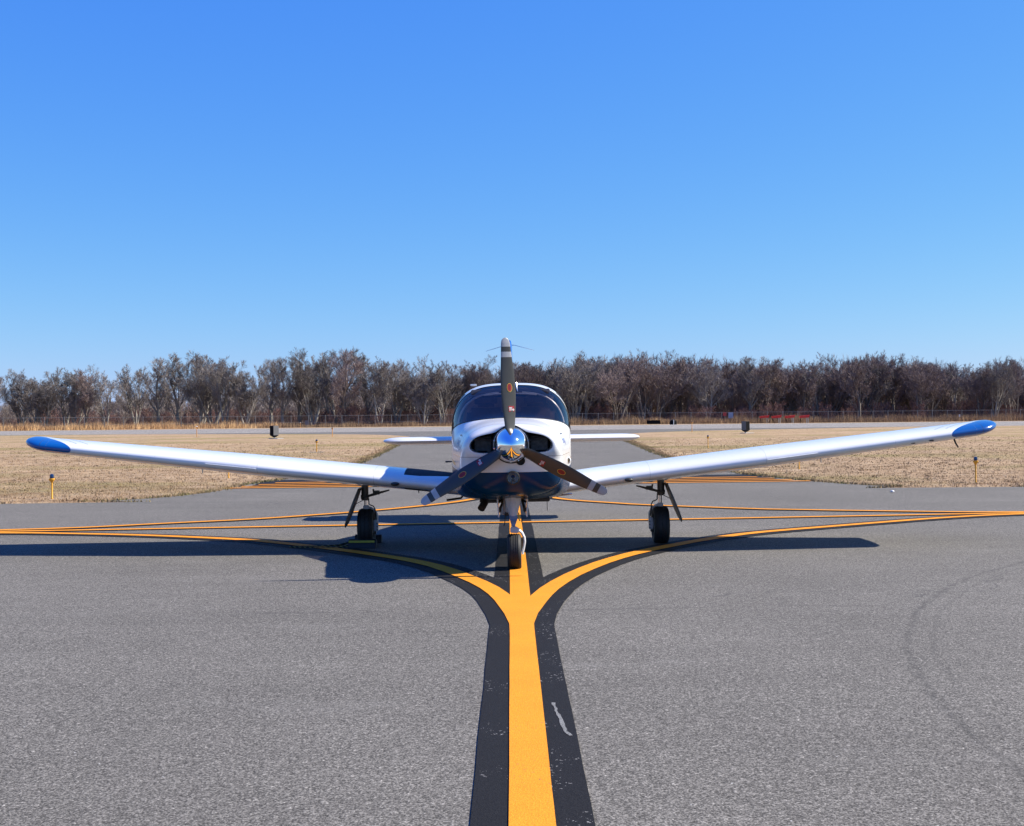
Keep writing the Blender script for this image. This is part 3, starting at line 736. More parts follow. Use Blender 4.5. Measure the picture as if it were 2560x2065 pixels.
for z, le, te, th in ((1.15, 5.6, 7.35, .10), (1.35, 5.75, 7.35, .10), (2.0, 6.35, 7.4, .075), (2.44, 6.72, 7.42, .06), (2.50, 6.80, 7.40, .035), (2.515, 6.9, 7.36, .006)):
    rings.append([(v*th/.12, le+(te-le)*u, z) for u, v in ((1, 0), (.8, .022), (.5, .052), (.25, .060), (.1, .046), (.03, .026), (0, 0), (.03, -.026), (.1, -.046), (.25, -.060), (.5, -.052), (.8, -.022))])
MB().quad_grid(rings, True, True, True).build('tail_fin', M_FUS, plane, angle=60)
for s in (-1, 1): MB().tube([(s*.02, 6.95, 2.445), (s*.07, 6.93, 2.44), (s*.345, 6.9, 2.36)], [.006, .004, .0028], 6).build('whisker_antenna', M_STEEL, plane)
# ---- belly details
MB().tube([(-.235, .98, .70), (-.262, .90, .60), (-.295, .84, .545)], .036, 16).build('exhaust_pipe', M_EXH, plane, angle=50)
stp = MB().tube([(-.42, 2.9, .62), (-.52, 2.9, .585), (-.57, 2.9, .52), (-.73, 2.9, .50)], .012, 8); stp.build('boarding_step', M_DARK, plane)
MB().tube([(-.48, 2.9, .60), (-.35, 2.9, .60)], .016, 8).build('step_mount', M_WHITE, plane)
MB().tube([(.35, 1.6, .62), (.352, 1.6, .46)], .0035, 6).build('whip_antenna', M_DARK, plane)
MB().box((.36, 1.6, .605), (.10, .06, .03)).build('antenna_base', M_DARK, plane, bevel=.006)
MB().tube([(.42, 1.5, .615), (.60, 1.5, .632)], [.012, .008], 8).build('drain_tube', M_STEEL, plane)
MB().box((.25, 1.05, .615), (.22, .35, .03)).build('cowl_flap', M_DARK, plane, bevel=.008)
MB().box((-.2, 1.05, .61), (.22, .35, .03)).build('cowl_flap', M_DARK, plane, bevel=.008)
MB().tube([(.0, .60, .685), (.02, .56, .67), (.05, .56, .67), (.07, .60, .685)], .005, 6).build('tow_pin', M_WHITE, plane)

# ---- wheels
def tyre(c, rad, wid, name, parent, grooves=4, n=56):
    prof = []; rim = rad*.56; hw = wid/2
    pro = [(rim, -hw*.62), (rim*1.05, -hw*.74), (rad*.74, -hw*.97), (rad*.86, -hw*.99), (rad*.94, -hw*.88), (rad*.985, -hw*.66)]
    gx = np.linspace(-hw*.5, hw*.5, grooves); tr = []
    for g in gx: tr += [(rad*.998, g-.004), (rad*.972, g-.0025), (rad*.972, g+.0025), (rad*.998, g+.004)]
    pro = pro + tr + [(r, -x) for r, x in reversed(pro)]
    m = MB().lathe(pro, 'x', c, n)
    z0 = c[2]-rad
    m.v = [(x, y, max(z, z0+.006) ) for x, y, z in m.v]
    return m.build(name, M_RUB, parent)
def wheel(c, rad, wid, parent, grooves):
    wl = empty('wheel', (0, 0, 0)); wl.parent = parent
    tyre(c, rad, wid, 'tyre', wl, grooves)
    rim = rad*.56; hw = wid/2*.72
    MB().lathe([(.0005, -hw*.3), (rim*.35, -hw*.35), (rim*.5, -hw*.2), (rim*.9, -hw*.5), (rim*1.02, -hw), (rim*1.03, hw), (rim*.9, hw*.5), (rim*.5, hw*.2), (rim*.35, hw*.35), (.0005, hw*.3)], 'x', c, 32).build('rim', M_GEARW, wl)
    return wl
# nose gear
ng = empty('nose_gear', (0, 0, 0)); ng.parent = plane
NX, NY = .012, .56
wheel((NX, NY, .162), .168, .130, ng, 4)
tr = MB(); rg = []
for z, a, b2 in ((.70, .078, .06), (.64, .074, .055), (.57, .055, .05), (.505, .040, .042), (.50, .036, .038)):
    rg.append([(NX-.004 + a*math.cos(t)*(1 if abs(math.cos(t)) < .75 else 1), NY-.01 + b2*math.sin(t), z) for t in np.linspace(0, 2*math.pi, 24, endpoint=False)])
tr.quad_grid(rg, True, True, True); tr.tube([(NX-.004, NY-.055, .70), (NX-.004, NY-.045, .50)], [.033, .031], 20)
tr.build('strut_housing', M_GEARW, ng)
MB().tube([(NX-.004, NY-.01, .52), (NX-.006, NY, .36)], .019, 20).build('oleo_strut', M_CHROME, ng)
tl = MB(); tl.prism([(NX-.042, .502), (NX+.036, .502), (NX+.034, .47), (NX+.008, .40), (NX-.018, .40), (NX-.038, .47)], NY-.075, NY-.05)
tl.box((NX-.003, NY-.065, .455), (.05, .05, .012)); tl.build('torque_link', simple('blue_grey_paint', (.12, .20, .36), .35), ng, bevel=.004)
MB().prism([(NX-.034, .385), (NX+.004, .405), (NX+.045, .375), (NX+.05, .345), (NX+.03, .338), (NX-.034, .342)], NY-.05, NY+.04).build('fork_block', M_GEARW, ng, bevel=.006)
arm = [(NX+.02, NY, .385), (NX+.045, NY, .365), (NX+.075, NY, .335), (NX+.094, NY, .295), (NX+.098, NY, .255), (NX+.090, NY, .205), (NX+.080, NY, .165), (NX+.078, NY, .14)]
MB().tube(arm, [.014, .018, .018, .017, .016, .015, .016, .014], 12, flat=(1.5, .75)).build('fork_arm', M_WHITE, ng)
MB().tube([(NX+.05, NY, .168), (NX+.09, NY, .168)], .016, 12).build('axle', M_STEEL, ng)
for s, dz in ((-1, 0), (1, 0)):
    m = MB(); m.box((s*.135+NX*.3, .78, .565), (.012, .42, .17), Matrix.Rotation(R(s*3), 3, 'Y')); m.build('nose_gear_door', M_WHITE, ng, bevel=.004)
    MB().tube([(s*.06+NX, .86, .70), (s*.115, .80, .545)], .012, 8).build('drag_brace', M_DARK, ng)
    MB().tube([(s*.02+NX, .92, .68), (s*.13, .86, .60)], .010, 8).build('drag_brace', M_DARK, ng)
    MB().box((s*.118, .80, .535), (.03, .05, .05)).build('door_hinge', M_DARK, ng, bevel=.008)
MB().tube([(NX-.085, .75, .66), (NX-.088, .70, .50)], .012, 8).build('steering_rod', M_GEARW, ng)
MB().tube([(NX-.075, .70, .52), (NX-.085, .67, .42), (NX-.092, .66, .395)], [.006, .004, .006], 8).build('downlock_link', M_DARK, ng)
MB().box((NX-.065, .70, .50), (.04, .04, .03)).build('bungee_clamp', M_DARK, ng, bevel=.006)
MB().tube([(NX+.045, .62, .52), (NX+.05, .62, .46), (NX+.058, .62, .44)], .006, 8).build('hydraulic_line', simple('brass', (.6, .35, .08), .3, .8), ng)
MB().lathe([(.0005, -.006), (.014, -.006), (.015, .006), (.0005, .006)], 'x', (NX+.075, .62, .445), 16).build('tow_lug', M_DARK, ng)
# main gear
def main_gear(s):
    g = empty('main_gear', (0, 0, 0)); g.parent = plane
    X0 = s*1.63 + .008; Y0 = 2.88; dz = -s*.0142
    wheel((X0, Y0, .205+dz), .208, .172, g, 3)
    zt_ = wz(1.63)-.10
    h = MB(); h.tube([(X0+s*.012, Y0, zt_+.05), (X0+s*.012, Y0, .56)], .040, 16); h.tube([(X0+s*.012, Y0, .575), (X0+s*.012, Y0, .525)], [.048, .044], 16)
    h.tube([(X0+s*.012, Y0, .535), (X0+s*.012, Y0, .515)], .034, 12); h.build('strut_housing', M_GREASE, g, angle=50)
    MB().tube([(X0+s*.002, Y0, .54), (X0+s*.002, Y0, .43+dz)], .020, 18).build('oleo_strut', M_CHROME, g)
    l = MB(); l.box((X0+s*.000, Y0, .425+dz), (.062, .08, .048)); l.build('fork_block', M_GEARW, g, bevel=.008)
    MB().tube([(X0-s*.015, Y0, .422+dz), (X0-s*.055, Y0, .41+dz), (X0-s*.10, Y0, .375+dz), (X0-s*.118, Y0, .33+dz), (X0-s*.120, Y0, .27+dz), (X0-s*.118, Y0, .20+dz)], [.022, .022, .021, .018, .016, .016], 12, flat=(1.5, .8)).build('fork_arm', M_GEARW, g)
    cb = MB(); cb.lathe([(.0005, -.018), (.075, -.018), (.078, -.008), (.078, .012), (.0005, .014)], 'x', (X0-s*.097, Y0, .205+dz), 28); cb.build('brake_disc', M_STEEL, g)
    cl = MB(); cl.box((X0-s*.112, Y0-.055, .225+dz), (.045, .07, .125)); cl.box((X0-s*.126, Y0-.085, .205+dz), (.018, .02, .09)); cl.build('brake_caliper', M_GEARW, g, bevel=.006)
    for k in range(3): MB().tube([(X0-s*.128, Y0-.09, .18+dz+k*.035), (X0-s*.128, Y0-.105, .18+dz+k*.035)], .007, 8).build('caliper_bolt', M_DARK, g)
    MB().tube([(X0-s*.03, Y0-.02, .535), (X0-s*.035, Y0-.03, .475), (X0-s*.055, Y0-.04, .462), (X0-s*.085, Y0-.04, .452), (X0-s*.10, Y0-.03, .42), (X0-s*.105, Y0-.03, .36), (X0-s*.115, Y0-.04, .29)], .0065, 8).build('brake_hose', M_RUB, g)
    tk = MB(); tk.tube([(X0-s*.03, Y0-.05, .565), (X0-s*.10, Y0-.04, .585), (X0-s*.26, Y0, .625)], [.013, .016, .008], 8); tk.tube([(X0+s*.04, Y0-.05, .55), (X0-s*.09, Y0-.05, .58)], .011, 8)
    tk.box((X0-s*.12, Y0, .60), (.06, .05, .045)); tk.tube([(X0-s*.08, Y0, .64), (X0-s*.09, Y0, .57)], .010, 8)
    tk.build('side_brace', M_GREASE, g)
    # gear door blade hanging outboard
    d0 = Vector((X0+s*.055, Y0-.1, .655)); d1 = Vector((X0+s*.222, Y0-.1, .225)); nrm = Vector((.93*1, 0, .37*s)).normalized() if s > 0 else Vector((.93, 0, -.37)).normalized()
    m = MB(); rg = []
    for t, hw_, th_ in ((0, .10, .010), (.3, .15, .010), (.7, .16, .009), (.9, .14, .007), (1.0, .03, .003)):
        c_ = d0.lerp(d1, t); wd = hw_
        rg.append([tuple(c_ + nrm*a + Vector((0, b2, 0))) for a, b2 in ((-th_, -wd), (th_, -wd), (th_, wd), (-th_, wd))])
    m.quad_grid(rg, True, True, True).build('gear_door', M_GREASE, g, bevel=.002)
    MB().tube([d0.lerp(d1, .42) - nrm*.004*s, (X0+s*.03, Y0-.06, .52)], .0045, 6).build('door_link', M_STEEL, g)
main_gear(-1); main_gear(1)

# wheel chock with rope, at the left main wheel
M_CHK = simple('chock_black', (.012, .012, .013), .6, 0, 0, .2)
M_CHY = simple('chock_yellow', (.42, .36, .03), .6)
ck = empty('wheel_chock', (-1.63, PY+2.60, 0), 'black rubber wheel chock with a yellow bar, against the left main wheel', 'chock')
for nm, yc, sg in (('chock_block', 0, 1), ('chock_block', .56, -1)):
    m = MB(); rg = []
    for x in (-.155, .145): rg.append([(x, yc+sg*a, z) for a, z in ((-.09, .002), (.075, .002), (.062, .075), (.03, .098), (-.015, .098), (-.045, .085))])
    m.quad_grid(rg, True, True, True); blk = m.build(nm, M_CHK, ck, bevel=.006)
    if sg > 0: MB().box((-.01, yc-.060, .075), (.28, .006, .024), Matrix.Rotation(R(-30), 3, 'X')).build('yellow_bar', M_CHY, blk)
rp = NT('striped_rope'); x_, y_, z_ = rp.xyz(); fr2 = rp.M('FRACT', rp.M('MULTIPLY', rp.M('ADD', x_, rp.M('MULTIPLY', z_, 2)), 17)); rp.set(rp.mix(rp.M('GREATER_THAN', fr2, .62), (.012, .012, .012), (.20, .18, .06)), .8)
MB().tube([(-.15, -.02, .03), (-.30, -.05, .012), (-.50, -.03, .012), (-.74, .02, .012), (-.80, .05, .012), (-.74, .09, .012), (-.50, .10, .012), (-.30, .20, .012), (-.16, .50, .03)], .011, 8).build('rope', rp.m, ck)

# ------------------------------------------------------------------ edge lights
M_LY = simple('light_yellow', (.85, .40, .03), .45); M_LB = simple('blue_lens', (.01, .035, .11), .12, 0, .5); M_PAD = simple('pad', (.06, .058, .055), .9); M_CLR = simple('clear_lens', (.7, .7, .68), .15); M_ORG = simple('orange_post', (.80, .36, .08), .5)
def edge_light(h, lens, post, k):
    t = empty('edge_light', (0, 0, 0))
    MB().lathe([(.022*k, 0), (.022*k, .02), (.016*k, .03), (.016*k, h-.13)], 'z', (0, 0, 0), 14).build('post', post, t)
    MB().lathe([(.016*k, h-.16), (.022*k, h-.15), (.042*k, h-.12), (.052*k, h-.105), (.054*k, h-.09), (.052*k, h-.08), (.01, h-.078)], 'z', (0, 0, 0), 20).build('fixture', post, t)
    MB().lathe([(.034*k, h-.08), (.038*k, h-.07), (.036*k, h-.03), (.029*k, h-.01), (.014*k, h), (.0005, h)], 'z', (0, 0, 0), 20).build('lens', lens, t)
    return t
def ghit(px, py): return G(px, py)
pad_m = MB().lathe([(.0005, .015), (.30, .014), (.36, .0)], 'z', (0, 0, 0), 20)
LIGHTS = [((130, 1247.5), .455, 'b', 0, 'blue-topped yellow light nearest the left edge, in front of the left wing', 'taxiway edge lights with blue lenses'),
 ((571.6, 1195), .50, 'b', 0, 'yellow light post half hidden below the left wing near the painted stripes', None),
 ((791.7, 1130.5), .55, 'b', 1, 'yellow light on a dark round pad between left wing and left tailplane', None),
 ((831, 1092), .75, 'd', 0, 'thin orange light post at the corner where grass meets runway, left of tailplane', None),
 ((492, 1093), .95, 'c', 1, 'orange light post on a dark pad behind the left wing', None),
 ((751, 1070), .95, 'c', 0, 'white-topped orange post beyond the runway, right of the left black box', None),
 ((2439.5, 1206.8), .53, 'b', 0, 'blue-topped yellow light below the right blue wingtip', None),
 ((1998, 1173), .50, 'b', 0, 'yellow light post mostly hidden under the middle of the right wing', None),
 ((1770, 1120), .57, 'b', 0, 'blue-topped yellow light between right tailplane tip and right wing', None),
 ((1730, 1080.5), .95, 'd', 0, 'thin orange light post at the runway edge, left of the right black box', None)]
protos = {}
for (p, h, k, pad, lab, grp) in LIGHTS:
    key = (k, h)
    t = edge_light(h, {'b': M_LB, 'd': M_DARK, 'c': M_CLR}[k], M_ORG if k in 'cd' else M_LY, 1.7 if k in 'cd' else (1.25 if pad else 1.0))
    x, y = ghit(*p); t.location = (x, y, 0); tag(t, lab, 'edge light', 'edge lights beside the taxiway and runway')
    if pad: pad_m.build('concrete_pad', M_PAD, t)
x_, y_ = G(2231, 1231); m = MB().lathe([(.0005, 0), (.03, .004), (.036, .016), (.026, .032), (.0005, .038)], 'z', (0, 0, .004), 9).build('stone', M_DWH, None); m.location = (x_, y_, 0)
tag(m, 'small white stone lying on the taxiway below the right wing', 'stone')
# ------------------------------------------------------------------ black sign boxes in the infield
M_SBLK = simple('sign_black', (.006, .006, .008), .7, spec=.1); M_SSID = simple('sign_side', (.12, .12, .125), .5); M_CONC = simple('concrete', (.5, .48, .45), .9)
def sign_box(px, py, rz, lab):
    x, y = G(px, py); t = empty('sign_box', (x, y, 0), lab, 'airfield sign', 'black sign boxes in the infield grass'); t.rotation_euler.z = -rz
    MB().box((0, 0, .62), (.40, .52, .72)).build('cabinet', M_SSID, t, bevel=.01)
    MB().box((0, -.262, .62), (.385, .01, .70)).build('front_panel', M_SBLK, t)
    m = MB(); m.quad_grid([[(-.2, -.26, .26), (.2, -.26, .26), (.2, .26, .26), (-.2, .26, .26)], [(-.06, -.08, .12), (.06, -.08, .12), (.06, .08, .12), (-.06, .08, .12)]], True, True, True); m.build('funnel_base', M_SBLK, t, smooth=False)
    MB().box((-.03, 0, .07), (.05, .05, .14)).box((.04, 0, .07), (.05, .05, .14)).build('leg', M_CONC, t)
    MB().box((.18, .0, .03), (1.0, .6, .05)).build('concrete_pad', M_CONC, t, bevel=.01)
sign_box(686, 1097, R(38), 'black box-shaped sign on a pale pad in the left infield'); sign_box(1864, 1083.5, R(-35), 'black box-shaped sign in the right infield below the red light units')
# ------------------------------------------------------------------ beyond the runway
x, y = G(1634, 1061); t = empty('runway_sign', (x, y, 0), 'wide low black sign panel beyond the runway, right of the cabin', 'airfield sign')
MB().box((0, 0, .42), (2.5, .25, .68)).build('panel', M_SBLK, t, bevel=.02); MB().box((-.8, 0, .05), (.08, .08, .1)).box((.8, 0, .05), (.08, .08, .1)).build('leg', M_STEEL, t)
x, y = G(1683, 1061.5); t = empty('drum_marker', (x, y, 0), 'dark round drum with a pale post beyond the runway, right of the black panel', 'drum')
MB().lathe([(.6, .0), (.62, .35), (.55, .7), (.3, .85), (.0005, .88)], 'z', (0, 0, 0), 24).build('drum', M_SBLK, t); MB().tube([(.0, -.7, 0), (.0, -.7, .85)], .05, 8).build('post', M_DWH, t)
M_PAPI = simple('approach_red', (.72, .03, .02), .5)
for i, px in enumerate((1911, 1941.5, 1974.5, 2011)):
    x, y = G(px, 1058); t = empty('approach_light_unit', (x, y, 0), ('leftmost', 'second from left', 'third from left', 'rightmost')[i] + ' of the four red approach light boxes on legs beyond the runway', 'approach light', 'red approach light units beyond the runway')
    m = MB(); m.quad_grid([[(-.80, yy, .92), (.72, yy, 1.02), (.95, yy, 1.50), (-.95, yy, 1.30)] for yy in (-.35, .35)], True, True, True); m.build('housing', M_PAPI, t, smooth=False, bevel=.02)
    for k, (a, b2) in enumerate(((-.8, -.45), (-.72, -.72), (.42, .42), (.68, .68))):
        MB().tube([(a, 0, 1.0), (b2, -.3 if k == 0 else 0, 0)], .05, 6).build('leg', M_SBLK if k < 2 else M_STEEL, t)
# fence
M_FEN = simple('galvanised', (.16, .16, .165), .5, .3)
tf = NT('chain_link'); tf.n.remove(tf.p)
a_ = tf.n.new('ShaderNodeBsdfTransparent'); d_ = tf.n.new('ShaderNodeBsdfDiffuse'); d_.inputs[0].default_value = (.12, .12, .125, 1); mx = tf.n.new('ShaderNodeMixShader'); mx.inputs[0].default_value = .16
nz = tf.noise(.8, 3); tf.L(tf.M('MULTIPLY', nz, .16), mx.inputs[0]); tf.L(a_.outputs[0], mx.inputs[1]); tf.L(d_.outputs[0], mx.inputs[2]); tf.L(mx.outputs[0], tf.n['Material Output'].inputs[0])
fence = empty('chain_link_fence', (0, 236, 0), 'long grey chain-link fence with thin posts between the runway and the wood', 'fence')
FP = [(-140, 200), (-92, 208), (-60, 221), (-38, 231), (0, 239), (60, 244), (140, 252)]
def fy(x): return float(np.interp(x, [p[0] for p in FP], [p[1] for p in FP]))
for i, x in enumerate(np.linspace(-118, 118, 80)):
    y = fy(x)-236; MB().tube([(x, y, 0), (x, y, 2.25)], .055, 6).build('post', M_FEN, fence)
m = MB(); xs = np.linspace(-118, 118, 80)
m.tube([(x, fy(x)-236, 2.12) for x in xs], .03, 5); m.build('top_rail', M_FEN, fence)
MB().tube([(x, fy(x)-236, .9) for x in xs], .016, 4).build('tension_wire', M_FEN, fence)
m = MB(); m.quad_grid([[(x, fy(x)-236.08, .05) for x in xs], [(x, fy(x)-236.08, 2.1) for x in xs]], False); m.build('wire_mesh', tf.m, fence)
def small_sign(px, py0, py1, wpx, mat, lab, d=2.0, wd=None):
    x, _ = G(px, 1062); Yd = fy(x*236/ max(_, 1) if False else x)-.35
    xx = (px-1280)/F*Yd; hz = 1045 - (px-1280)*math.tan(ROLL); z1 = HC+(hz-py0)*Yd/F; z0 = HC+(hz-py1)*Yd/F
    t = empty('fence_sign', (xx, Yd, 0), lab, 'sign', 'signs on the far fence')
    MB().box((0, 0, (z0+z1)/2), (wpx*Yd/F, .04, z1-z0)).build('panel', mat, t)
    MB().tube([(0, .06, 0), (0, .06, z1)], .04, 6).build('post', M_FEN, t)
small_sign(1812, 1031, 1040, 8.5, simple('sign_red', (.55, .05, .04), .5), 'small red sign on the fence, beside the pale grey panel')
small_sign(1827, 1031, 1045.5, 12, simple('sign_pale', (.36, .40, .50), .5), 'pale grey panel on the fence, right of the small red sign')
small_sign(767, 1051, 1062, 9, simple('sign_grey', (.16, .15, .16), .6), 'small grey panel on the fence, right of the left black box')
small_sign(2399, 1036, 1042, 3.5, M_DWH, 'tiny white marker on the fence above the right blue wingtip')

# ------------------------------------------------------------------ trees (bare, winter)
def bark(name, c1, c2):
    t = NT(name); oi = t.n.new('ShaderNodeObjectInfo')
    col = t.mix(t.noise(.9, 4), c1, c2); k = t.ramp(oi.outputs['Random'], [(0, .75), (1, 1.25)]); t.set(t.mix(1, col, k, 'MULTIPLY'), .9, spec=.1); return t.m
M_BRUSH0 = bark('underbrush_twigs', (.19, .10, .09), (.27, .165, .145))
M_TRUNK = bark('bark', (.13, .115, .10), (.52, .48, .42)); M_TRUNK2 = bark('bark_dark', (.08, .066, .058), (.33, .28, .24))
M_TWIG = bark('twigs_brown', (.205, .175, .158), (.34, .305, .285)); M_TWIG2 = bark('twigs_reddish', (.205, .155, .142), (.32, .255, .240))
def gen_tree(seed, stems, spread, dens=1.0, low=.16, tw_w=.0105, shoots=8, light=False):
    r = random.Random(seed); segs = []; twigs = []
    def grow(p, d, L, rad, lv):
        n = (5, 4, 4, 3, 1)[lv]; pts = [p]; rads = [rad]; up = (.14, .26, .34, .34, .3)[lv]
        for i in range(n):
            wob = (.07, .10, .13, .15, .2)[lv]
            d = (d + Vector((r.gauss(0, wob), r.gauss(0, wob), r.gauss(0, wob)*.6)) + Vector((0, 0, up*.5))).normalized()
            p = p + d*(L/n); pts.append(p); rads.append(rad*(1-(i+1)/n*.62))
        if lv < 4: segs.append((pts, rads, lv))
        else: twigs.append((pts[0], pts[-1], rad)); return
        nc = (int(7*dens), int(6*dens), int(6*dens), int(7*dens))[lv]
        for k in range(max(3, nc)):
            t = ((low if lv == 0 else .18) + (1-(low if lv == 0 else .18))*(k+r.random())/nc); t = min(t, .999)
            j = min(int(t*n), n-1); q = pts[j].lerp(pts[j+1], t*n-j); dd = (pts[j+1]-pts[j]).normalized()
            az = r.uniform(0, 2*math.pi); perp = dd.orthogonal().normalized(); perp.rotate(Matrix.Rotation(az, 3, dd))
            an = r.uniform(.38, .85) if lv else r.uniform(.35, .75)
            nd = (dd*math.cos(an) + perp*math.sin(an)).normalized()
            Lc = L*(.62, .60, .56, .55)[lv]*r.uniform(.65, 1.15)*(1.15-.45*t)
            grow(q, nd, Lc, max(rad*(1-t*.62)*r.uniform(.42, .62), .006 if lv > 2 else .012), lv+1)
    for s in range(stems):
        a = 2*math.pi*s/stems + r.uniform(-.4, .4); tl = spread*r.uniform(.6, 1.2)*(0.25 if stems == 1 else 1)
        d = Vector((math.cos(a)*tl, math.sin(a)*tl, 1)).normalized()
        grow(Vector((math.cos(a)*.12*(stems > 1), math.sin(a)*.12*(stems > 1), -.1)), d, r.uniform(.62, .80)*10, r.uniform(.12, .19)*(1.35 if stems == 1 else 1), 0)
    top = max(max(p.z for p in s[0]) for s in segs); k = 10/top
    V = []; Fq = []
    if light:
        fine_ = [q for q in segs if q[2] == 3]; segs = [q for q in segs if q[2] < 3]; twigs = [(q[0][0], q[0][-1], 0) for q in fine_]
    for pts, rads, lv in segs:
        ns = (6, 5, 3, 3)[lv]; ref = Vector((.3, .8, .1)); base = len(V)
        for i, p in enumerate(pts):
            t = (pts[min(i+1, len(pts)-1)]-pts[max(i-1, 0)]).normalized(); a = (ref - t*ref.dot(t)).normalized(); b = t.cross(a)
            for j in range(ns):
                an = 2*math.pi*j/ns; q = p*k + (a*math.cos(an)+b*math.sin(an))*rads[i]; V.append((q.x, q.y, q.z))
        for i in range(len(pts)-1):
            for j in range(ns): Fq.append((base+i*ns+j, base+i*ns+(j+1) % ns, base+(i+1)*ns+(j+1) % ns, base+(i+1)*ns+j, lv))
    V = np.array(V); Fq = np.array(Fq)
    T = []
    for p0, p1, rd in twigs:
        p0 = p0*k; p1 = p1*k; d = (p1-p0); s = Vector((r.gauss(0, 1), r.gauss(0, 1), r.gauss(0, .3))).cross(d)
        if s.length < 1e-6: continue
        s = s.normalized()*tw_w; T += [p0-s, p0+s, p1]
        # side shoots
        for _ in range(shoots):
            q = p0.lerp(p1, r.uniform(.2, .9)); e = q + (d.normalized() + Vector((r.gauss(0, .42), r.gauss(0, .42), r.gauss(.45, .3)))).normalized()*d.length*1.0; T += [q-s*.7, q+s*.7, e]
    T = np.array([tuple(q) for q in T])
    return V, Fq, T
TP = []
for i, (st, sp, dn) in enumerate(((3, .24, 1), (1, .12, 1.15), (4, .30, .95), (2, .2, 1.05), (5, .34, .9), (1, .15, 1.2), (3, .34, 1))):
    V, Fq, T = gen_tree(100+i, st, sp, dn); tm_ = Fq[:, 4] <= 1
    def sub(fs):
        u, inv = np.unique(fs.ravel(), return_inverse=True); return V[u], inv.reshape(fs.shape)
    TP.append(dict(tr=sub(Fq[tm_][:, :4]), br=sub(Fq[~tm_][:, :4]), tw=T, all=(V, Fq[:, :4])))
LP = []
for i, (st, sp, dn) in enumerate(((3, .26, 1.15), (2, .2, 1.25), (4, .34, 1.05))):
    V, Fq, T = gen_tree(300+i, st, sp, dn, .05, .030, 4, True); LP.append(dict(all=(V, Fq[:, :4]), tw=T))
SKX = [0, 70, 178, 238, 357, 416, 476, 571, 666, 737, 809, 880, 952, 1035, 1118, 1190, 1285, 1368, 1427, 1523, 1606, 1701, 1784, 1903, 2022, 2165, 2260, 2355, 2427, 2486, 2560]
SKY = [925, 908, 912, 918, 915, 890, 882, 893, 905, 880, 868, 880, 888, 880, 892, 896, 896, 888, 880, 882, 878, 878, 888, 896, 888, 876, 888, 897, 916, 896, 884]
def treetop(x, y):
    px = 1280 + x/y*F; return HC + ((HY - (px-1280)*math.tan(ROLL)) - np.interp(px, SKX, SKY))*y/F
def mk_proto(i, red):
    t = empty('bare_tree', (0, -500, 0)); P_ = TP[i]
    npmesh('trunk', P_['tr'][0], P_['tr'][1], M_TRUNK2 if red else M_TRUNK, t, True)
    v1, f1 = P_['br']; cr_ = npmesh('crown', v1, f1, M_TWIG2 if red else M_TWIG, t)
    nT = len(P_['tw'])
    tw = npmesh('twigs', P_['tw'], np.arange(nT).reshape(-1, 3), M_TWIG2 if red else M_TWIG, t)
    # join branches and twigs into the crown
    bmx = bmesh.new(); bmx.from_mesh(cr_.data); bmx.from_mesh(tw.data); bmx.to_mesh(cr_.data); bmx.free(); bpy.data.objects.remove(tw)
    return t
PRO = {(i, rd): None for i in range(7) for rd in (0, 1)}
LM = [(-140, 'the left edge of the photo'), (120, 'the left blue wingtip'), (492, 'the orange light post'), (687, 'the left black box'), (985, 'the left tailplane tip'), (1268, 'the upright propeller blade'), (1600, 'the right tailplane tip'), (1830, 'the pale fence panel'), (1960, 'the red light units'), (2250, 'the right wing'), (2440, 'the right blue wingtip'), (2700, 'the right edge of the photo')]
LM = LM[1:-1]
trees = []; x = -108.0; k = 0
while x < 108:
    y = fy(x) + random.uniform(7, 20); px = 1280+x/y*F
    H = treetop(x, y)*random.uniform(.90, 1.03); rd = 1 if (px > 1500 and random.random() < .75) or random.random() < .12 else 0
    trees.append((x, y, H, rd, random.choice((0, 1, 2, 3, 4, 5, 6)), px)); x += random.uniform(2.1, 3.9)
ORD = ['nearest', 'second', 'third', 'fourth', 'fifth', 'sixth', 'seventh', 'eighth', 'ninth', 'tenth']
cnt = {}; order = sorted(range(len(trees)), key=lambda i: min(abs(trees[i][5]-l[0]) for l in LM)); labs = {}
for i in order:
    px = trees[i][5]; l = min(LM, key=lambda q: abs(q[0]-px)); side = 'left' if px < l[0] else 'right'; key = (l[1], side); cnt[key] = cnt.get(key, 0)+1
    st = ('three-stemmed', 'single-trunked', 'four-stemmed', 'forked', 'many-stemmed', 'straight-trunked', 'spreading')[trees[i][4]]
    labs[i] = f"{'reddish' if trees[i][3] else 'grey-brown'} {st} bare tree, {ORD[min(cnt[key]-1, 9)]} one to the {side} of {l[1]}"
for i, (x, y, H, rd, ti, px) in enumerate(trees):
    if PRO[(ti, rd)] is None: o = PRO[(ti, rd)] = mk_proto(ti, rd)
    else: o = copy_thing(PRO[(ti, rd)])
    s = H/10; o.location = (x, y, 0); o.scale = (s*random.uniform(1.0, 1.3), s*1.1, s); o.rotation_euler = (0, 0, random.uniform(0, 6.28))
    tag(o, labs[i], 'tree', 'bare trees of the front row behind the fence')
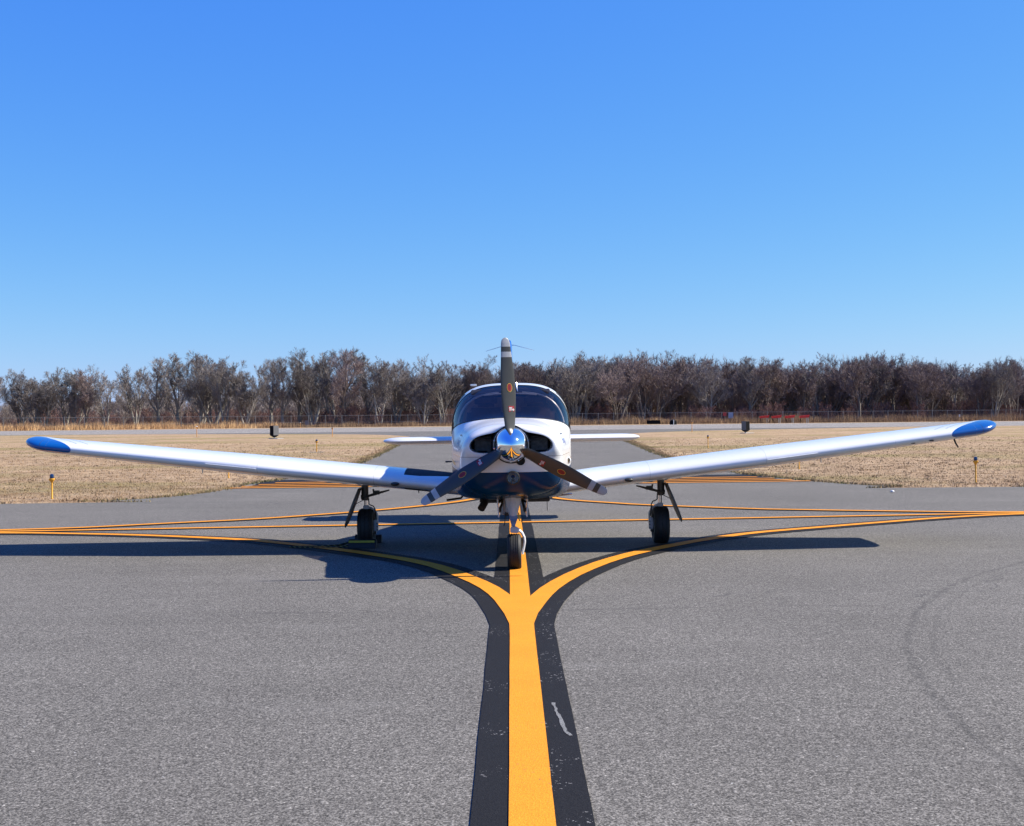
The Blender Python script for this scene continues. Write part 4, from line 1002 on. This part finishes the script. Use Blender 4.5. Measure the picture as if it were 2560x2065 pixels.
# the wood behind: one uncountable mass
def merged(name, items, mats):
    QV, QF, TV = [], [], []; off = 0
    for (x, y, H, ti, tall) in items:
        V, Fq = LP[ti % 3]['all']; T = LP[ti % 3]['tw']; a = random.uniform(0, 6.28); s = H/10; ca, sa = math.cos(a)*s*1.1, math.sin(a)*s*1.1
        Mx = np.array([[ca, -sa, 0], [sa, ca, 0], [0, 0, s]]); tr = np.array([x, y, 0])
        QV.append(V@Mx.T+tr); QF.append(Fq+off); off += len(V); TV.append(T[rng.random(len(T)//3).repeat(3)[:len(T)] < .75][: len(T)//3*3]@Mx.T+tr if False else T@Mx.T+tr)
    a = npmesh(name, np.concatenate(QV), np.concatenate(QF), mats[0]); T = np.concatenate(TV)
    b = npmesh('t', T, np.arange(len(T)).reshape(-1, 3), mats[1])
    a.data.materials.append(mats[1]); b.data.materials.clear(); b.data.materials.append(mats[0]); b.data.materials.append(mats[1])
    b.data.polygons.foreach_set('material_index', np.ones(len(b.data.polygons), np.int32))
    bmx = bmesh.new(); bmx.from_mesh(a.data); bmx.from_mesh(b.data); bmx.to_mesh(a.data); bmx.free(); bpy.data.objects.remove(b)
    a['kind'] = 'stuff'; return a
itL, itR, itF, itS = [], [], [], []
for k in range(95):
    x = random.uniform(-130, 0); y = fy(x)+random.uniform(30, 80); itL.append((x, y, treetop(x, y)*random.uniform(.40, .58), k, 0))
for k in range(150):
    x = random.uniform(-40, 140); y = fy(x)+random.uniform(19, 62); f_ = np.interp(x, [-40, 15], [.55, .97])
    itR.append((x, y, treetop(x, y)*random.uniform(.72, 1.0)*f_, k, 0))
for k in range(210):
    x = random.uniform(-190, 190); y = fy(np.clip(x, -135, 135))+random.uniform(85, 120); itF.append((x, y, treetop(x, y)*random.uniform(.38, .50 if x < 0 else .75), k, 0))
for k in range(190):
    x = random.uniform(-45, 135) if k < 150 else random.uniform(-130, -45); y = fy(x)+random.uniform(6, 22)+(18 if x < -45 else 0); itS.append((x, y, random.uniform(1.8, 4.6), k, 0))
merged('woodland', itL, (M_TRUNK2, M_TWIG)); merged('woodland', itR, (M_TRUNK2, M_TWIG2)); merged('woodland', itF, (M_TRUNK2, M_TWIG2))
merged('underbrush', itS, (M_TWIG2, M_BRUSH0))
# brush and reeds
def brush(name, n, x0, x1, dy0, dy1, h0, h1, wd, mat, lean, clump=0):
    x = rng.uniform(x0, x1, n)
    if clump:
        c = rng.uniform(x0, x1, clump); x = c[rng.integers(0, clump, n)] + rng.normal(0, 1.6, n)
    y = np.interp(x, [p[0] for p in FP], [p[1] for p in FP]) + rng.uniform(dy0, dy1, n)
    env = .72+.28*np.sin(x*.9)*np.sin(x*.31+1)
    o = blades(name, np.stack([x, y], 1), rng.uniform(h0, h1, n)*env, np.full(n, wd), mat, lean); o['kind'] = 'stuff'; return o
def reedm(name, a, b):
    t = NT(name); c = t.mix(t.ramp(t.noise(.35, 4), [(.35, 0.0), (.65, 1.0)]), a, b); t.set(t.mix(1, c, t.ramp(t.noise(3, 3), [(.3, .7), (.7, 1.3)]), 'MULTIPLY'), .9, spec=.1); return t.m
M_REED = reedm('reeds', (.42, .24, .12), (.72, .48, .25)); M_REED2 = reedm('reeds_dull', (.20, .13, .085), (.38, .26, .15)); M_BRUSH = reedm('underbrush', (.13, .08, .07), (.23, .145, .125))
brush('reeds', 26000, -125, -42, -4, 12, .6, 1.9, .07, M_REED, .35)
brush('reeds', 12000, -45, 5, -4, 6, .5, 1.3, .06, M_REED2, .35)
brush('reeds', 30000, -5, 130, -6, 6, .7, 2.1, .06, M_REED2, .35)
brush('reeds', 5000, -5, 130, -5, 6, .7, 2.3, .06, M_REED, .35, 26)
brush('underbrush', 26000, -52, 135, 5, 26, .8, 4.2, .05, M_BRUSH, .5)
brush('underbrush', 9000, -130, -50, 14, 46, .8, 3.6, .05, M_BRUSH, .5)
brush('underbrush', 60000, -150, 150, 60, 95, 2.5, 7.5, .16, M_BRUSH, .4)
# field strip of tan grass behind the left fence
